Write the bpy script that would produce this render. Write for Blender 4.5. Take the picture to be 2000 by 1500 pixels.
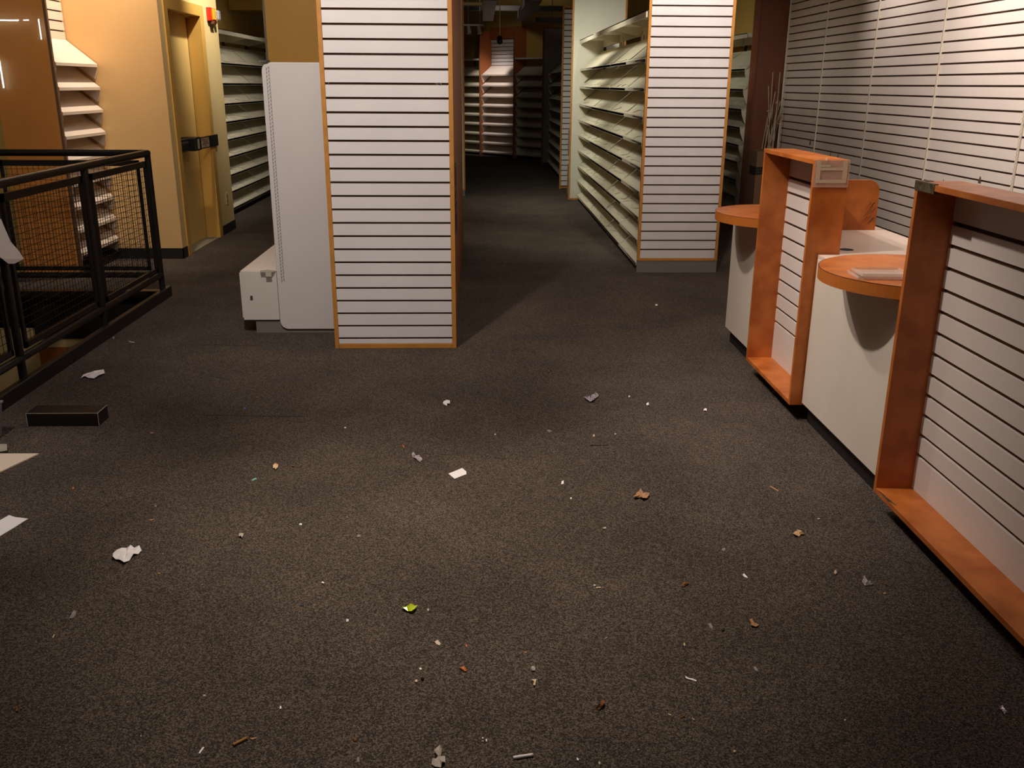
import bpy, bmesh, math, random
from mathutils import Vector, Matrix
random.seed(7)
for o in list(bpy.data.objects): bpy.data.objects.remove(o)
S = bpy.context.scene
COL = S.collection
PI = math.pi

# ---------------------------------------------------------------- camera
cam_d = bpy.data.cameras.new('camera'); cam = bpy.data.objects.new('camera', cam_d); COL.objects.link(cam)
S.camera = cam
cam_d.sensor_fit = 'HORIZONTAL'; cam_d.sensor_width = 36.0; cam_d.lens = 1793.43/2000*36.0
cam_d.clip_start = .05; cam_d.clip_end = 100
pitch, yaw, roll = .315325, .0334287, .0060438
F = Vector((math.sin(yaw)*math.cos(pitch), math.cos(yaw)*math.cos(pitch), -math.sin(pitch)))
R0 = Vector((math.cos(yaw), -math.sin(yaw), 0)); U0 = R0.cross(F)
Rv = R0*math.cos(roll)+U0*math.sin(roll); Uv = -R0*math.sin(roll)+U0*math.cos(roll)
M = Matrix((Rv, Uv, -F)).transposed().to_4x4(); M.translation = Vector((0, 0, 1.51))
cam.matrix_world = M

# ---------------------------------------------------------------- world, exposure
W = bpy.data.worlds.new('world'); S.world = W; W.use_nodes = True
W.node_tree.nodes['Background'].inputs[0].default_value = (1, .82, .6, 1)
W.node_tree.nodes['Background'].inputs[1].default_value = .0
S.view_settings.view_transform = 'Standard'; S.view_settings.look = 'None'
S.view_settings.exposure = 0.5; S.view_settings.gamma = 1.0
S.view_settings.use_curve_mapping = False

# ---------------------------------------------------------------- lights of the room (ceiling spots, plus added fill areas and fill spots)
WARM = (1, .80, .62); NEUT = (1, .90, .76); COOL = (.86, 1, .80)
def aim(o, tgt):
    d = Vector(tgt)-o.location
    o.rotation_euler = d.to_track_quat('-Z', 'Y').to_euler()
def spot(loc, tgt, power, ang, col=WARM, blend=.6, r=.05):  # used for ceiling spots and for the added fill spots
    l = bpy.data.lights.new('ceiling_or_fill_spot', 'SPOT'); l.energy = power; l.color = col
    l.spot_size = math.radians(ang); l.spot_blend = blend; l.shadow_soft_size = r
    o = bpy.data.objects.new('ceiling_or_fill_spot', l); COL.objects.link(o); o.location = loc; aim(o, tgt)
def area(loc, tgt, power, sx, sy, col=NEUT):  # unseen soft lamp added for ambient light, no real ceiling panel
    l = bpy.data.lights.new('ambient_fill_light', 'AREA'); l.shape = 'RECTANGLE'; l.size = sx; l.size_y = sy
    l.energy = power; l.color = col
    o = bpy.data.objects.new('ambient_fill_light', l); COL.objects.link(o); o.location = loc; aim(o, tgt)
WARM = (1, .87, .76); PINK = (1, .90, .84); NEUT = (1, .93, .82); COOL = (1, .99, .86)
area((-.2, 3.2, 3.55), (-.2, 3.3, 0), 20, 2.0, 3.6, WARM)
area((-1.8, 8.2, 3.55), (-1.8, 8.2, 0), 8, 1.0, 2.2, NEUT)
area((.3, 6.4, 3.55), (.3, 6.4, 0), 9, .8, 1.6, NEUT)
# track spots over the open carpet and the counters
spot((-.1, 2.7, 3.4), (-.15, 2.75, 0), 185, 52, WARM, 1.0, .08)
spot((-1.0, 3.2, 3.4), (-.5, 3.45, 0), 80, 38, WARM, 1.0, .06)
spot((-.6, 3.3, 3.4), (1.6, 3.75, .55), 185, 54, PINK, 1.0, .05)
spot((-.3, 4.6, 3.4), (1.6, 4.5, .6), 130, 56, PINK, 1.0, .05)
spot((2.3, 4.1, 3.5), (1.9, 4.1, .8), 60, 50, PINK, 1.0, .06)
spot((-.9, 3.2, 3.2), (-.75, 5.33, 1.35), 178, 76, PINK, 1.0, .06)
# slatted wall and column spots
spot((2.35, 6.2, 3.5), (3.4, 6.1, 2.0), 270, 84, PINK, 1.0)
spot((2.6, 7.75, 3.5), (3.4, 7.8, 2.45), 135, 62, PINK, 1.0)
spot((2.2, 4.6, 3.5), (3.4, 4.9, 1.7), 140, 80, PINK, 1.0)
spot((1.45, 6.1, 3.4), (1.6, 7.66, 2.3), 180, 64, PINK, 1.0)
# left recess and door wall
spot((-2.55, 7.75, 3.5), (-3.3, 8.15, 1.8), 160, 70, (1, .84, .68), 1.0)
spot((-1.75, 9.0, 3.5), (-2.69, 9.7, 2.5), 270, 64, (1, .92, .82), 1.0)
# shelving aisle
spot((.25, 9.0, 2.6), (1.35, 9.4, .9), 60, 110, COOL, 1.0, .2)
spot((.2, 11.3, 2.7), (1.45, 12.2, 1.2), 105, 110, COOL, 1.0, .2)
spot((-1.5, 12.0, 2.9), (-2.95, 12.4, 1.1), 42, 90, NEUT, 1.0, .25)
# rear display spot; the lamps after it include added fills
spot((-.25, 19.6, 3.3), (.2, 21.0, 1.45), 130, 40, PINK, .9)
area((.3, 16.5, 3.5), (.3, 19, 1), 4, 1, 1, NEUT)  # added dim ambient fill for the rear displays
spot((-3.2, 5.4, 3.5), (-3.45, 7.45, 1.2), 45, 50, (1, .86, .70), 1.0)  # added fill spot that lifts the glossy orange partition
spot((.4, 18.3, 2.9), (.7, 21.0, 3.1), 10, 90, NEUT, 1.0)  # added faint fill to brighten the upper rear wall
spot((.3, 12.2, 2.9), (.3, 12.2, 0), 22, 60, NEUT, 1.0, .2)
spot((-1.7, 1.9, 3.4), (-2.15, 3.4, 0), 140, 32, PINK, 1.0)  # added fill spot for the beige board and bin at the left

# ---------------------------------------------------------------- materials
def lin(c):
    c = c/255.
    return c/12.92 if c <= .04045 else ((c+.055)/1.055)**2.4
def rgb(r, g, b): return (lin(r), lin(g), lin(b), 1)
def mat(name, col, rough=.6, metal=0, noise=0, scale=8, col2=None, bump=0, bscale=200, spec=.5, alpha=None, trans=0, coat=0, detail=4, sheen=0):
    m = bpy.data.materials.new(name); m.use_nodes = True; nt = m.node_tree; b = nt.nodes['Principled BSDF']
    b.inputs['Base Color'].default_value = col; b.inputs['Roughness'].default_value = rough; b.inputs['Metallic'].default_value = metal
    b.inputs['Specular IOR Level'].default_value = spec
    if coat: b.inputs['Coat Weight'].default_value = coat; b.inputs['Coat Roughness'].default_value = .0
    if trans: b.inputs['Transmission Weight'].default_value = trans
    if alpha is not None: b.inputs['Alpha'].default_value = alpha
    tc = nt.nodes.new('ShaderNodeTexCoord')
    if noise or col2:
        n = nt.nodes.new('ShaderNodeTexNoise'); n.inputs['Scale'].default_value = scale; n.inputs['Detail'].default_value = detail
        nt.links.new(tc.outputs['Object'], n.inputs['Vector'])
        mr = nt.nodes.new('ShaderNodeMapRange'); mr.inputs[1].default_value = .35; mr.inputs[2].default_value = .65
        nt.links.new(n.outputs['Fac'], mr.inputs[0])
        mx = nt.nodes.new('ShaderNodeMix'); mx.data_type = 'RGBA'
        c2 = col2 or tuple(c*(1-noise) for c in col[:3])+(1,)
        mx.inputs[6].default_value = col; mx.inputs[7].default_value = c2
        nt.links.new(mr.outputs[0], mx.inputs[0]); nt.links.new(mx.outputs[2], b.inputs['Base Color'])
    if bump:
        n2 = nt.nodes.new('ShaderNodeTexNoise'); n2.inputs['Scale'].default_value = bscale; n2.inputs['Detail'].default_value = 2
        nt.links.new(tc.outputs['Object'], n2.inputs['Vector'])
        bp = nt.nodes.new('ShaderNodeBump'); bp.inputs['Strength'].default_value = bump; bp.inputs['Distance'].default_value = .002
        nt.links.new(n2.outputs['Fac'], bp.inputs['Height']); nt.links.new(bp.outputs[0], b.inputs['Normal'])
    return m
def emis(name, col, s):
    m = bpy.data.materials.new(name); m.use_nodes = True; b = m.node_tree.nodes['Principled BSDF']
    b.inputs['Emission Color'].default_value = col; b.inputs['Emission Strength'].default_value = s
    b.inputs['Base Color'].default_value = col
    return m
def carpet_mat():
    m = bpy.data.materials.new('carpet_loop_pile'); m.use_nodes = True; nt = m.node_tree; b = nt.nodes['Principled BSDF']
    b.inputs['Roughness'].default_value = .95; b.inputs['Specular IOR Level'].default_value = .15
    geo = nt.nodes.new('ShaderNodeNewGeometry')
    v = nt.nodes.new('ShaderNodeTexVoronoi'); v.inputs['Scale'].default_value = 260
    n = nt.nodes.new('ShaderNodeTexNoise'); n.inputs['Scale'].default_value = 330; n.inputs['Detail'].default_value = 3
    big = nt.nodes.new('ShaderNodeTexNoise'); big.inputs['Scale'].default_value = 2.2; big.inputs['Detail'].default_value = 5
    for t in (v, n, big): nt.links.new(geo.outputs['Position'], t.inputs['Vector'])
    cr = nt.nodes.new('ShaderNodeValToRGB')
    e = cr.color_ramp.elements; e[0].position = .30; e[0].color = (.018, .0145, .012, 1); e[1].position = .72; e[1].color = (.200, .152, .115, 1)
    e2 = cr.color_ramp.elements.new(.5); e2.color = (.072, .056, .043, 1)
    mx0 = nt.nodes.new('ShaderNodeMix'); mx0.data_type = 'FLOAT'; mx0.inputs[0].default_value = .35
    sep = nt.nodes.new('ShaderNodeSeparateColor'); nt.links.new(v.outputs['Color'], sep.inputs[0])
    nt.links.new(n.outputs['Fac'], mx0.inputs[2]); nt.links.new(sep.outputs[0], mx0.inputs[3])
    nt.links.new(mx0.outputs[0], cr.inputs[0])
    mr = nt.nodes.new('ShaderNodeMapRange'); mr.inputs[1].default_value = .3; mr.inputs[2].default_value = .7
    mr.inputs[3].default_value = .80; mr.inputs[4].default_value = 1.15
    nt.links.new(big.outputs['Fac'], mr.inputs[0])
    mu = nt.nodes.new('ShaderNodeVectorMath'); mu.operation = 'SCALE'
    nt.links.new(cr.outputs[0], mu.inputs[0]); nt.links.new(mr.outputs[0], mu.inputs['Scale'])
    nt.links.new(mu.outputs[0], b.inputs['Base Color'])
    bp = nt.nodes.new('ShaderNodeBump'); bp.inputs['Strength'].default_value = .7; bp.inputs['Distance'].default_value = .004
    nt.links.new(mx0.outputs[0], bp.inputs['Height']); nt.links.new(bp.outputs[0], b.inputs['Normal'])
    return m
MT = dict(
 carpet=carpet_mat(),
 slat=mat('slatwall_laminate', rgb(229, 223, 220), .42, noise=.06, scale=3, bump=.08, bscale=300),
 slatw=mat('slatwall_speckled', rgb(228, 214, 202), .38, noise=.07, scale=2.0, bump=.1, bscale=260),
 groove=mat('slat_groove_brown', rgb(78, 50, 24), .85),
 oak=mat('oak_edge_strip', rgb(202, 138, 62), .45, noise=.18, scale=14),
 orange=mat('orange_laminate', rgb(202, 116, 50), .42, col2=rgb(170, 88, 30), scale=9, detail=6),
 orangeedge=mat('orange_edge_band', rgb(192, 110, 42), .4),
 gloss=mat('glossy_orange_panel', rgb(244, 162, 78), .45, noise=.1, scale=3, coat=1),
 redbrown=mat('red_brown_laminate', rgb(140, 72, 38), .5, noise=.1, scale=4),
 brownfin=mat('brown_fin_laminate', rgb(178, 102, 50), .42, noise=.08, scale=3),
 darkbrown=mat('dark_brown_laminate', rgb(112, 62, 36), .55, noise=.1, scale=4),
 cabbrown=mat('plinth_brown_laminate', rgb(126, 92, 66), .55, noise=.1, scale=4),
 ochre=mat('ochre_paint', rgb(146, 104, 18), .6, noise=.06, scale=5, bump=.15, bscale=90),
 tan=mat('tan_wall_paint', rgb(232, 190, 128), .5, noise=.05, scale=3, bump=.15, bscale=80),
 yellow=mat('pale_yellow_wall_paint', rgb(238, 210, 148), .45, noise=.05, scale=3, bump=.15, bscale=80),
 doorp=mat('yellow_door_paint', rgb(232, 196, 120), .4, noise=.05, scale=3),
 jamb=mat('deeper_yellow_jamb_paint', rgb(224, 176, 88), .42, noise=.05, scale=3),
 olive=mat('rear_wall_yellow_paint', rgb(196, 160, 84), .7, noise=.06, scale=3),
 black=mat('black_base_rubber', rgb(26, 22, 20), .6),
 rail=mat('black_railing_enamel', rgb(34, 29, 26), .32, noise=.2, scale=20),
 wire=mat('black_wire', rgb(30, 25, 22), .5),
 white=mat('white_metal_panel', rgb(220, 212, 206), .4, noise=.04, scale=3, bump=.05, bscale=200),
 whitebox=mat('white_base_box', rgb(220, 212, 202), .45, noise=.04, scale=4),
 kickgrey=mat('grey_kick_plate', rgb(128, 120, 112), .35),
 cream=mat('cream_end_panel', rgb(226, 222, 204), .5, noise=.04, scale=2),
 shelf=mat('cream_shelf_metal', rgb(220, 210, 184), .45, noise=.06, scale=5),
 liner=mat('shelf_liner_board', rgb(204, 196, 170), .7, noise=.12, scale=6),
 shelfp=mat('pale_pink_shelf', rgb(238, 222, 206), .5, noise=.03, scale=5),
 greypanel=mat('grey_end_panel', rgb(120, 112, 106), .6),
 counter=mat('counter_speckled_laminate', rgb(220, 206, 188), .5, noise=.06, scale=3, bump=.25, bscale=220),
 ctop=mat('counter_top_laminate', rgb(228, 202, 182), .35, noise=.05, scale=3),
 metal=mat('bare_metal', rgb(160, 155, 145), .3, metal=.9),
 standard=mat('painted_standard', rgb(232, 218, 196), .4),
 hole=mat('dark_slot', rgb(34, 28, 22), .8),
 ceil=mat('dark_ceiling', rgb(46, 40, 34), .9),
 duct=mat('grey_duct', rgb(120, 112, 112), .5, noise=.06, scale=4),
 pipe=mat('dark_pipe', rgb(52, 46, 40), .6),
 palepipe=mat('pale_pipe', rgb(190, 160, 110), .6),
 corner=mat('worn_metal_tape', rgb(122, 112, 84), .45, metal=.5, col2=rgb(74, 62, 44), scale=60),
 red=mat('red_alarm_plastic', rgb(206, 40, 22), .4), amber=mat('amber_lens', rgb(245, 176, 40), .35),
 clearlens=mat('clear_strobe_lens', rgb(200, 200, 205), .1, trans=.6),
 acrylic=mat('clear_acrylic', rgb(240, 220, 200), .08, alpha=.28, spec=.8),
 tapew=mat('cream_foam_tape', rgb(206, 190, 158), .6),
 label=mat('printed_label', rgb(214, 200, 180), .5), ink=mat('red_label_ink', rgb(150, 40, 30), .5),
 tapeclear=mat('clear_tape_piece', rgb(220, 214, 190), .2, alpha=.55),
 threshold=mat('grey_threshold', rgb(150, 140, 120), .6, noise=.2, scale=30),
 outlet=mat('cream_outlet', rgb(214, 192, 140), .5),
 boxblack=mat('black_cardboard', rgb(24, 20, 18), .38), wornedge=mat('worn_box_edge', rgb(200, 190, 170), .7),
 board=mat('beige_board', rgb(236, 216, 194), .5), binplastic=mat('grey_blue_plastic', rgb(120, 122, 132), .45),
 rod=mat('white_coated_rod', rgb(180, 160, 134), .5),
 tube=emis('glowing_tube', (.80, .88, 1, 1), 26.0),
 paper=mat('white_paper', rgb(246, 240, 238), .7), greypaper=mat('grey_beige_paper', rgb(190, 176, 162), .8),
 filterm=mat('brown_cigar_wrap', rgb(178, 120, 54), .6, noise=.2, scale=200), ash=mat('cut_cream_end', rgb(230, 200, 140), .7),
)
def foil(name, c1, c2, a=1., metal=.4):
    m = mat(name, c1, .25, metal=metal, col2=c2, scale=180, detail=2)
    if a < 1: m.node_tree.nodes['Principled BSDF'].inputs['Alpha'].default_value = a
    return m
LC = dict(white=MT['paper'], greypaper=MT['greypaper'], silverpurple=foil('silver_purple_foil', rgb(236, 222, 226), rgb(70, 40, 86)),
 clear=foil('clear_cellophane', rgb(240, 234, 240), rgb(150, 130, 130), .7, .1), yellowwhite=foil('yellow_white_foil', rgb(226, 170, 20), rgb(232, 214, 190), 1, .1),
 limeyellow=foil('lime_yellow_foil', rgb(150, 210, 40), rgb(240, 214, 40), 1, .05), tan=mat('tan_leaf', rgb(188, 138, 96), .8, noise=.25, scale=150),
 brownleaf=mat('brown_leaf', rgb(140, 86, 40), .8, noise=.3, scale=150), paleleaf=mat('pale_leaf', rgb(250, 214, 170), .7, noise=.2, scale=150),
 beige=mat('beige_chip', rgb(222, 200, 176), .7, noise=.15, scale=200), orange=mat('orange_shred', rgb(204, 122, 54), .7),
 straw=mat('straw', rgb(214, 190, 150), .7), teal=mat('teal_plastic', rgb(120, 206, 190), .4), blue=mat('blue_plastic', rgb(20, 130, 230), .4),
 darkblue=mat('dark_blue_plastic', rgb(20, 66, 90), .5), black=mat('black_crumb', rgb(14, 12, 10), .9), brownfilm=mat('brown_film', rgb(110, 90, 70), .3, alpha=.35),
 greyfilm=mat('milky_film', rgb(190, 184, 182), .3, alpha=.5), yellow=mat('yellow_sliver', rgb(214, 166, 50), .6), chip=mat('pinkish_chip', rgb(150, 116, 102), .7))

# ---------------------------------------------------------------- mesh helpers
class MB:
    def __init__(s): s.v = []; s.f = []; s.m = []
    def poly(s, pts, faces, mi=0):
        k = len(s.v); s.v += [tuple(p) for p in pts]
        for f in faces: s.f.append(tuple(k+i for i in f)); s.m.append(mi)
        return s
    def box(s, x0, x1, y0, y1, z0, z1, mi=0):
        return s.poly([(x0,y0,z0),(x1,y0,z0),(x1,y1,z0),(x0,y1,z0),(x0,y0,z1),(x1,y0,z1),(x1,y1,z1),(x0,y1,z1)],
                      [(0,3,2,1),(4,5,6,7),(0,1,5,4),(1,2,6,5),(2,3,7,6),(3,0,4,7)], mi)
    def prism(s, pts, axis, a, b, mi=0):
        # pts 2D outline, extruded along axis ('x','y','z') from a to b
        def P(u, v, w): return {'x': (w, u, v), 'y': (u, w, v), 'z': (u, v, w)}[axis]
        n = len(pts)
        vv = [P(u, v, a) for u, v in pts]+[P(u, v, b) for u, v in pts]
        ff = [tuple(range(n)), tuple(range(2*n-1, n-1, -1))]+[(i, i+n, (i+1) % n+n, (i+1) % n) for i in range(n)]
        return s.poly(vv, ff, mi)
    def tube(s, p, q, r, n=10, r2=None, mi=0):
        p = Vector(p); q = Vector(q); d = (q-p).normalized(); a = d.orthogonal().normalized(); b = d.cross(a); r2 = r if r2 is None else r2
        vv = []
        for c, rr in ((p, r), (q, r2)):
            for i in range(n):
                t = 2*PI*i/n; vv.append(c+a*math.cos(t)*rr+b*math.sin(t)*rr)
        ff = [(i, (i+1) % n, (i+1) % n+n, i+n) for i in range(n)]+[tuple(range(n-1, -1, -1)), tuple(range(n, 2*n))]
        return s.poly(vv, ff, mi)
    def path(s, pts, r, n=10, mi=0):
        for a, b in zip(pts, pts[1:]): s.tube(a, b, r, n, mi=mi)
        for p in pts[1:-1]: s.ball(p, r, mi=mi)
        return s
    def ball(s, c, r, nu=12, nv=8, mi=0):
        c = Vector(c); vv = [c+Vector((0, 0, -r))]
        for j in range(1, nv):
            t = -PI/2+PI*j/nv
            for i in range(nu):
                u = 2*PI*i/nu; vv.append(c+Vector((math.cos(t)*math.cos(u)*r, math.cos(t)*math.sin(u)*r, math.sin(t)*r)))
        vv.append(c+Vector((0, 0, r))); ff = []
        for i in range(nu):
            ff.append((0, 1+(i+1) % nu, 1+i)); ff.append((len(vv)-1, len(vv)-1-nu+i, len(vv)-1-nu+(i+1) % nu))
            for j in range(nv-2): a = 1+j*nu+i; b = 1+j*nu+(i+1) % nu; ff.append((a, b, b+nu, a+nu))
        return s.poly(vv, ff, mi)
    def build(s, name, mats, parent=None, bevel=0, smooth=False):
        me = bpy.data.meshes.new(name); me.from_pydata(s.v, [], s.f); me.update()
        for m in (mats if isinstance(mats, (list, tuple)) else [mats]): me.materials.append(m)
        me.polygons.foreach_set('material_index', s.m)
        bm = bmesh.new(); bm.from_mesh(me); bmesh.ops.recalc_face_normals(bm, faces=bm.faces); bm.to_mesh(me); bm.free()
        if smooth:
            for p in me.polygons: p.use_smooth = True
            try: me.set_sharp_from_angle(angle=math.radians(40))
            except Exception: pass
        o = bpy.data.objects.new(name, me); COL.objects.link(o)
        if parent: o.parent = parent
        if bevel:
            b = o.modifiers.new('bevel', 'BEVEL'); b.width = bevel; b.segments = 2; b.limit_method = 'ANGLE'
        return o
def tag(o, label, cat, group=None, kind=None):
    o['label'] = label; o['category'] = cat
    if group: o['group'] = group
    if kind: o['kind'] = kind
    return o
def thing(name, label, cat, loc=(0, 0, 0), rz=0, group=None):
    o = bpy.data.objects.new(name, None); COL.objects.link(o); o.location = loc; o.rotation_euler = (0, 0, rz)
    o.empty_display_size = .1
    return tag(o, label, cat, group)
def struct(o): o['kind'] = 'structure'; return o
def text(name, s, size, m, parent, loc, rot, ext=.0003):
    c = bpy.data.curves.new(name, 'FONT'); c.body = s; c.size = size; c.extrude = ext; c.align_x = 'CENTER'; c.align_y = 'CENTER'
    tmp = bpy.data.objects.new(name, c); COL.objects.link(tmp)
    dg = bpy.context.evaluated_depsgraph_get(); me = bpy.data.meshes.new_from_object(tmp.evaluated_get(dg))
    bpy.data.objects.remove(tmp)
    me.materials.clear(); me.materials.append(m)
    o = bpy.data.objects.new(name, me); COL.objects.link(o); o.parent = parent; o.location = loc; o.rotation_euler = rot
    return o

# ---------------------------------------------------------------- shell
XR = 3.4; XL = -11.0; Y0 = -6.1; ZC = 3.6
fl = MB()
for r in ((XL, XR, Y0, 2.3), (-2.36, XR, 2.3, 6.80), (XL, XR, 6.80, 8.3), (-3.4, XR, 8.3, 27.0)):
    fl.box(r[0], r[1], r[2], r[3], -.25, 0)
struct(fl.build('floor', MT['carpet']))
def ridge(x0, y0, x1, y1, w_, h):
    N = 18; K = 8; v = []
    d_ = Vector((x1-x0, y1-y0)); nrm = Vector((-d_.y, d_.x)).normalized()
    for i in range(N+1):
        t_ = i/N; e_ = math.sin(PI*t_)**.7; cx_ = x0+d_.x*t_; cy_ = y0+d_.y*t_+.02*math.sin(t_*5)
        for k in range(K+1):
            s_ = (k/K-.5)*2; v.append((cx_+nrm.x*s_*w_*e_, cy_+nrm.y*s_*w_*e_, -.001+h*e_*(1+math.cos(PI*s_))/2))
    fs = [(i*(K+1)+k, i*(K+1)+k+1, (i+1)*(K+1)+k+1, (i+1)*(K+1)+k) for i in range(N) for k in range(K)]
    return v, fs
m = MB()
for a in ((.75, 7.05, 1.25, 6.98, .035, .010), (-1.75, 4.95, -1.35, 4.75, .03, .008), (.13, 5.26, .38, 5.24, .012, .005), (-.2, 8.07, .95, 8.05, .02, .007), (-2.1, 6.45, -1.3, 6.35, .04, .009), (-2.0, 7.2, -1.4, 7.15, .04, .009), (-.1, 3.62, .2, 3.60, .02, .005)): m.poly(*ridge(*a))
m.build('carpet_wrinkle', MT['carpet'], bpy.data.objects['floor'], smooth=True)
def carpet_cut(pts, name, label):
    m = MB()
    for a, b in zip(pts, pts[1:]): m.prism([(a[0], a[1]-.0022), (b[0], b[1]-.0022), (b[0], b[1]+.0022), (a[0], a[1]+.0022)], 'z', .0002, .0012)
    tag(m.build(name, MT['hole']), label, 'carpet slit')
carpet_cut([(-1.822, 5.424), (-1.65, 5.413), (-1.5, 5.405), (-1.333, 5.396)], 'carpet_slit', 'dark slit in the carpet below the white base box')
carpet_cut([(-1.320, 4.166), (-1.2, 4.160), (-1.05, 4.146), (-.849, 4.137)], 'carpet_slit', 'long dark slit in the carpet near the blue bit')
tag(MB().box(.475, .55, 3.745, 3.84, .0002, .0035).build('carpet_patch', MT['carpet']), 'small square carpet patch lying in the middle of the floor', 'carpet patch')
carpet_cut([(.47, 3.747), (.51, 3.746), (.55, 3.747)], 'carpet_slit', 'short dark slit below the small square carpet patch')
struct(MB().box(XL, XR, Y0, 27.0, ZC, ZC+.15).build('ceiling', MT['ceil']))
struct(MB().box(XR+.003, XR+.15, Y0, 27, -.2, ZC).build('wall_right', MT['olive']))
struct(MB().box(XL-.15, XL, Y0, 7.45, -3.2, ZC).build('wall_left', MT['yellow']))
struct(MB().box(XL, XR, Y0-.15, Y0, -.2, ZC).build('wall_front', MT['tan']))
struct(MB().box(XL, -3.69, 7.46, 7.60, 0, ZC).build('wall_left_return', MT['olive']))
# stairwell below the floor
w = MB(); w.box(XL, -3.36, 6.80, 6.95, -3.2, -.0, 0); w.box(-3.36, -2.3, 6.80, 6.95, -3.2, -.40, 1); w.box(-3.36, -2.3, 6.795, 6.80, -.40, -.33, 0)
struct(w.build('wall_stairwell_back', [MT['yellow'], MT['brownfin']]))
struct(MB().box(XL, -2.36, 2.2, 2.3, -3.2, -.25).build('wall_stairwell_front', MT['yellow']))
struct(MB().box(-2.36, -2.26, 2.2, 6.95, -3.2, -.25).build('wall_stairwell_side', MT['yellow']))
struct(MB().box(XL, -2.3, 2.2, 6.95, -3.3, -3.2).build('floor_lower', MT['carpet']))
struct(MB().box(-3.36, -2.405, 6.785, 6.80, -.33, .0).build('trim_1', MT['black']))
# left recess walls and door wall
struct(MB().box(-3.69, -3.50, 7.47, 8.31, 0, ZC).build('wall_left_recess', MT['tan']))
struct(MB().box(-3.55, -2.83, 8.31, 8.45, 0, ZC).build('wall_left_tan', MT['tan']))
w = MB(); w.box(-2.83, -2.69, 8.31, 8.50, 0, ZC, 0); w.box(-2.83, -2.69, 9.54, 10.14, 0, ZC, 0); w.box(-2.83, -2.69, 8.50, 9.54, 2.16, ZC, 0); w.box(-3.4, -2.83, 10.02, 10.14, 0, ZC, 0); w.box(-2.90, -2.86, 8.45, 10.02, 0, 2.3, 0)
w.box(-2.83, -2.688, 8.309, 8.311, 0, ZC, 1)
struct(w.build('wall_left_door', [MT['yellow'], MT['tan']]))
struct(MB().box(-3.55, -3.4, 8.45, 27, 0, ZC).build('wall_left_rear', MT['olive']))
b = MB(); b.box(-3.47, -2.683, 8.302, 8.309, 0, .095); b.box(-2.69, -2.683, 8.302, 8.44, 0, .095); b.box(-2.69, -2.683, 9.61, 10.145, 0, .095); b.box(-3.4, -2.683, 10.14, 10.147, 0, .095)
struct(b.build('baseboard_left', MT['black']))
# diagonal rear wall
P0 = Vector((.60, 21.05, 0)); u = Vector((.682, -.731, 0)); n = Vector((-.731, -.682, 0)); RZ = math.atan2(u.y, u.x)
wb = MB(); wb.box(-7.0, 4.3, -.002, .15, 0, ZC)
def place(o): o.location = P0; o.rotation_euler = (0, 0, RZ); return o
# local frame of the diagonal: +x along u, -y toward the camera
struct(place(wb.build('wall_back', MT['olive'])))
struct(MB().box(-3.39, -2.6, 13.4, 14.0, 2.44, 2.75).build('trim_2', MT['olive']))

# ---------------------------------------------------------------- door
d = bpy.data.objects.new('door_1', None); COL.objects.link(d); d.location = (-2.69, 9.02, 0); struct(d)
X = -2.69
f = MB()
f.box(.0, .012, -.58, -.48, 0, 2.21); f.box(.0, .012, .48, .59, 0, 2.21); f.box(.0, .012, -.48, .48, 2.11, 2.21); f.box(-.15, .0, -.52, -.48, 0, 2.15); f.box(-.15, .0, .48, .52, 0, 2.15); f.box(-.15, .0, -.48, .48, 2.11, 2.15)
f.box(-.11, -.085, -.48, -.465, 0, 2.11); f.box(-.11, -.085, -.48, .48, 2.095, 2.11)
f.build('door_frame', MT['jamb'], d, bevel=.002)
MB().box(-.165, -.125, -.475, .468, .008, 2.10).build('door_leaf', MT['doorp'], d, bevel=.002)
MB().box(-.1249, -.124, .468, .474, .008, 2.10).build('door_gap', MT['hole'], d)
MB().box(-.165, .0, -.48, .48, 0, .007).build('threshold', MT['threshold'], d)
al = thing('exit_alarm_bar', 'black push bar with red lettered label across the yellow door', 'door alarm', (-2.69, 9.0, .96))
a = MB(); a.box(-.124, -.03, -.47, -.02, -.055, .055); a.build('latch_housing', MT['boxblack'], al, bevel=.008)
a = MB(); a.box(-.124, .02, -.06, .12, -.062, .062); a.build('bar_pivot', MT['boxblack'], al, bevel=.012)
a = MB(); a.box(.0, .022, .10, .70, -.055, .055); a.build('push_bar', MT['boxblack'], al, bevel=.004)
MB().box(-.03, -.028, -.46, -.12, .018, .034).build('strip_plate', MT['metal'], al)
a = MB(); a.tube((-.031, -.44, -.01), (-.026, -.44, -.01), .009); a.tube((-.031, -.33, -.005), (-.026, -.33, -.005), .009); a.build('screw', MT['metal'], al)
MB().box(.022, .0232, .0, .05, -.045, .045).build('round_sticker', MT['label'], al)
lb = MB().box(.0222, .0235, .115, .37, -.045, .045).build('label_plate', MT['label'], al)
for s, z, sz in (('EMERGENCY EXIT', .03, .031), ('PUSH TO OPEN', .008, .022), ('ALARM WILL SOUND', -.010, .022), ('PUSH', -.032, .018)):
    text('label_text', s, sz, MT['ink'], lb, (.0240, .242, z), (PI/2, 0, PI/2))
fa = thing('fire_alarm', 'red and amber fire alarm strobe on the yellow door wall', 'fire alarm', (-2.69, 9.87, 2.15))
MB().box(0, .03, -.11, .14, -.062, .062).build('back_box', MT['red'], fa, bevel=.006)
MB().box(.03, .036, -.10, -.03, -.058, .062).build('red_cover', MT['red'], fa, bevel=.002)
lp = MB().box(.030, .052, -.03, .055, -.047, .052).build('amber_plate', MT['amber'], fa, bevel=.003)
text('letters', 'FIRE', .03, MT['red'], lp, (.0525, .014, .0), (0, PI/2, 0))
MB().box(.030, .075, .06, .135, -.045, .045).build('strobe_lens', MT['clearlens'], fa, bevel=.01)
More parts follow.
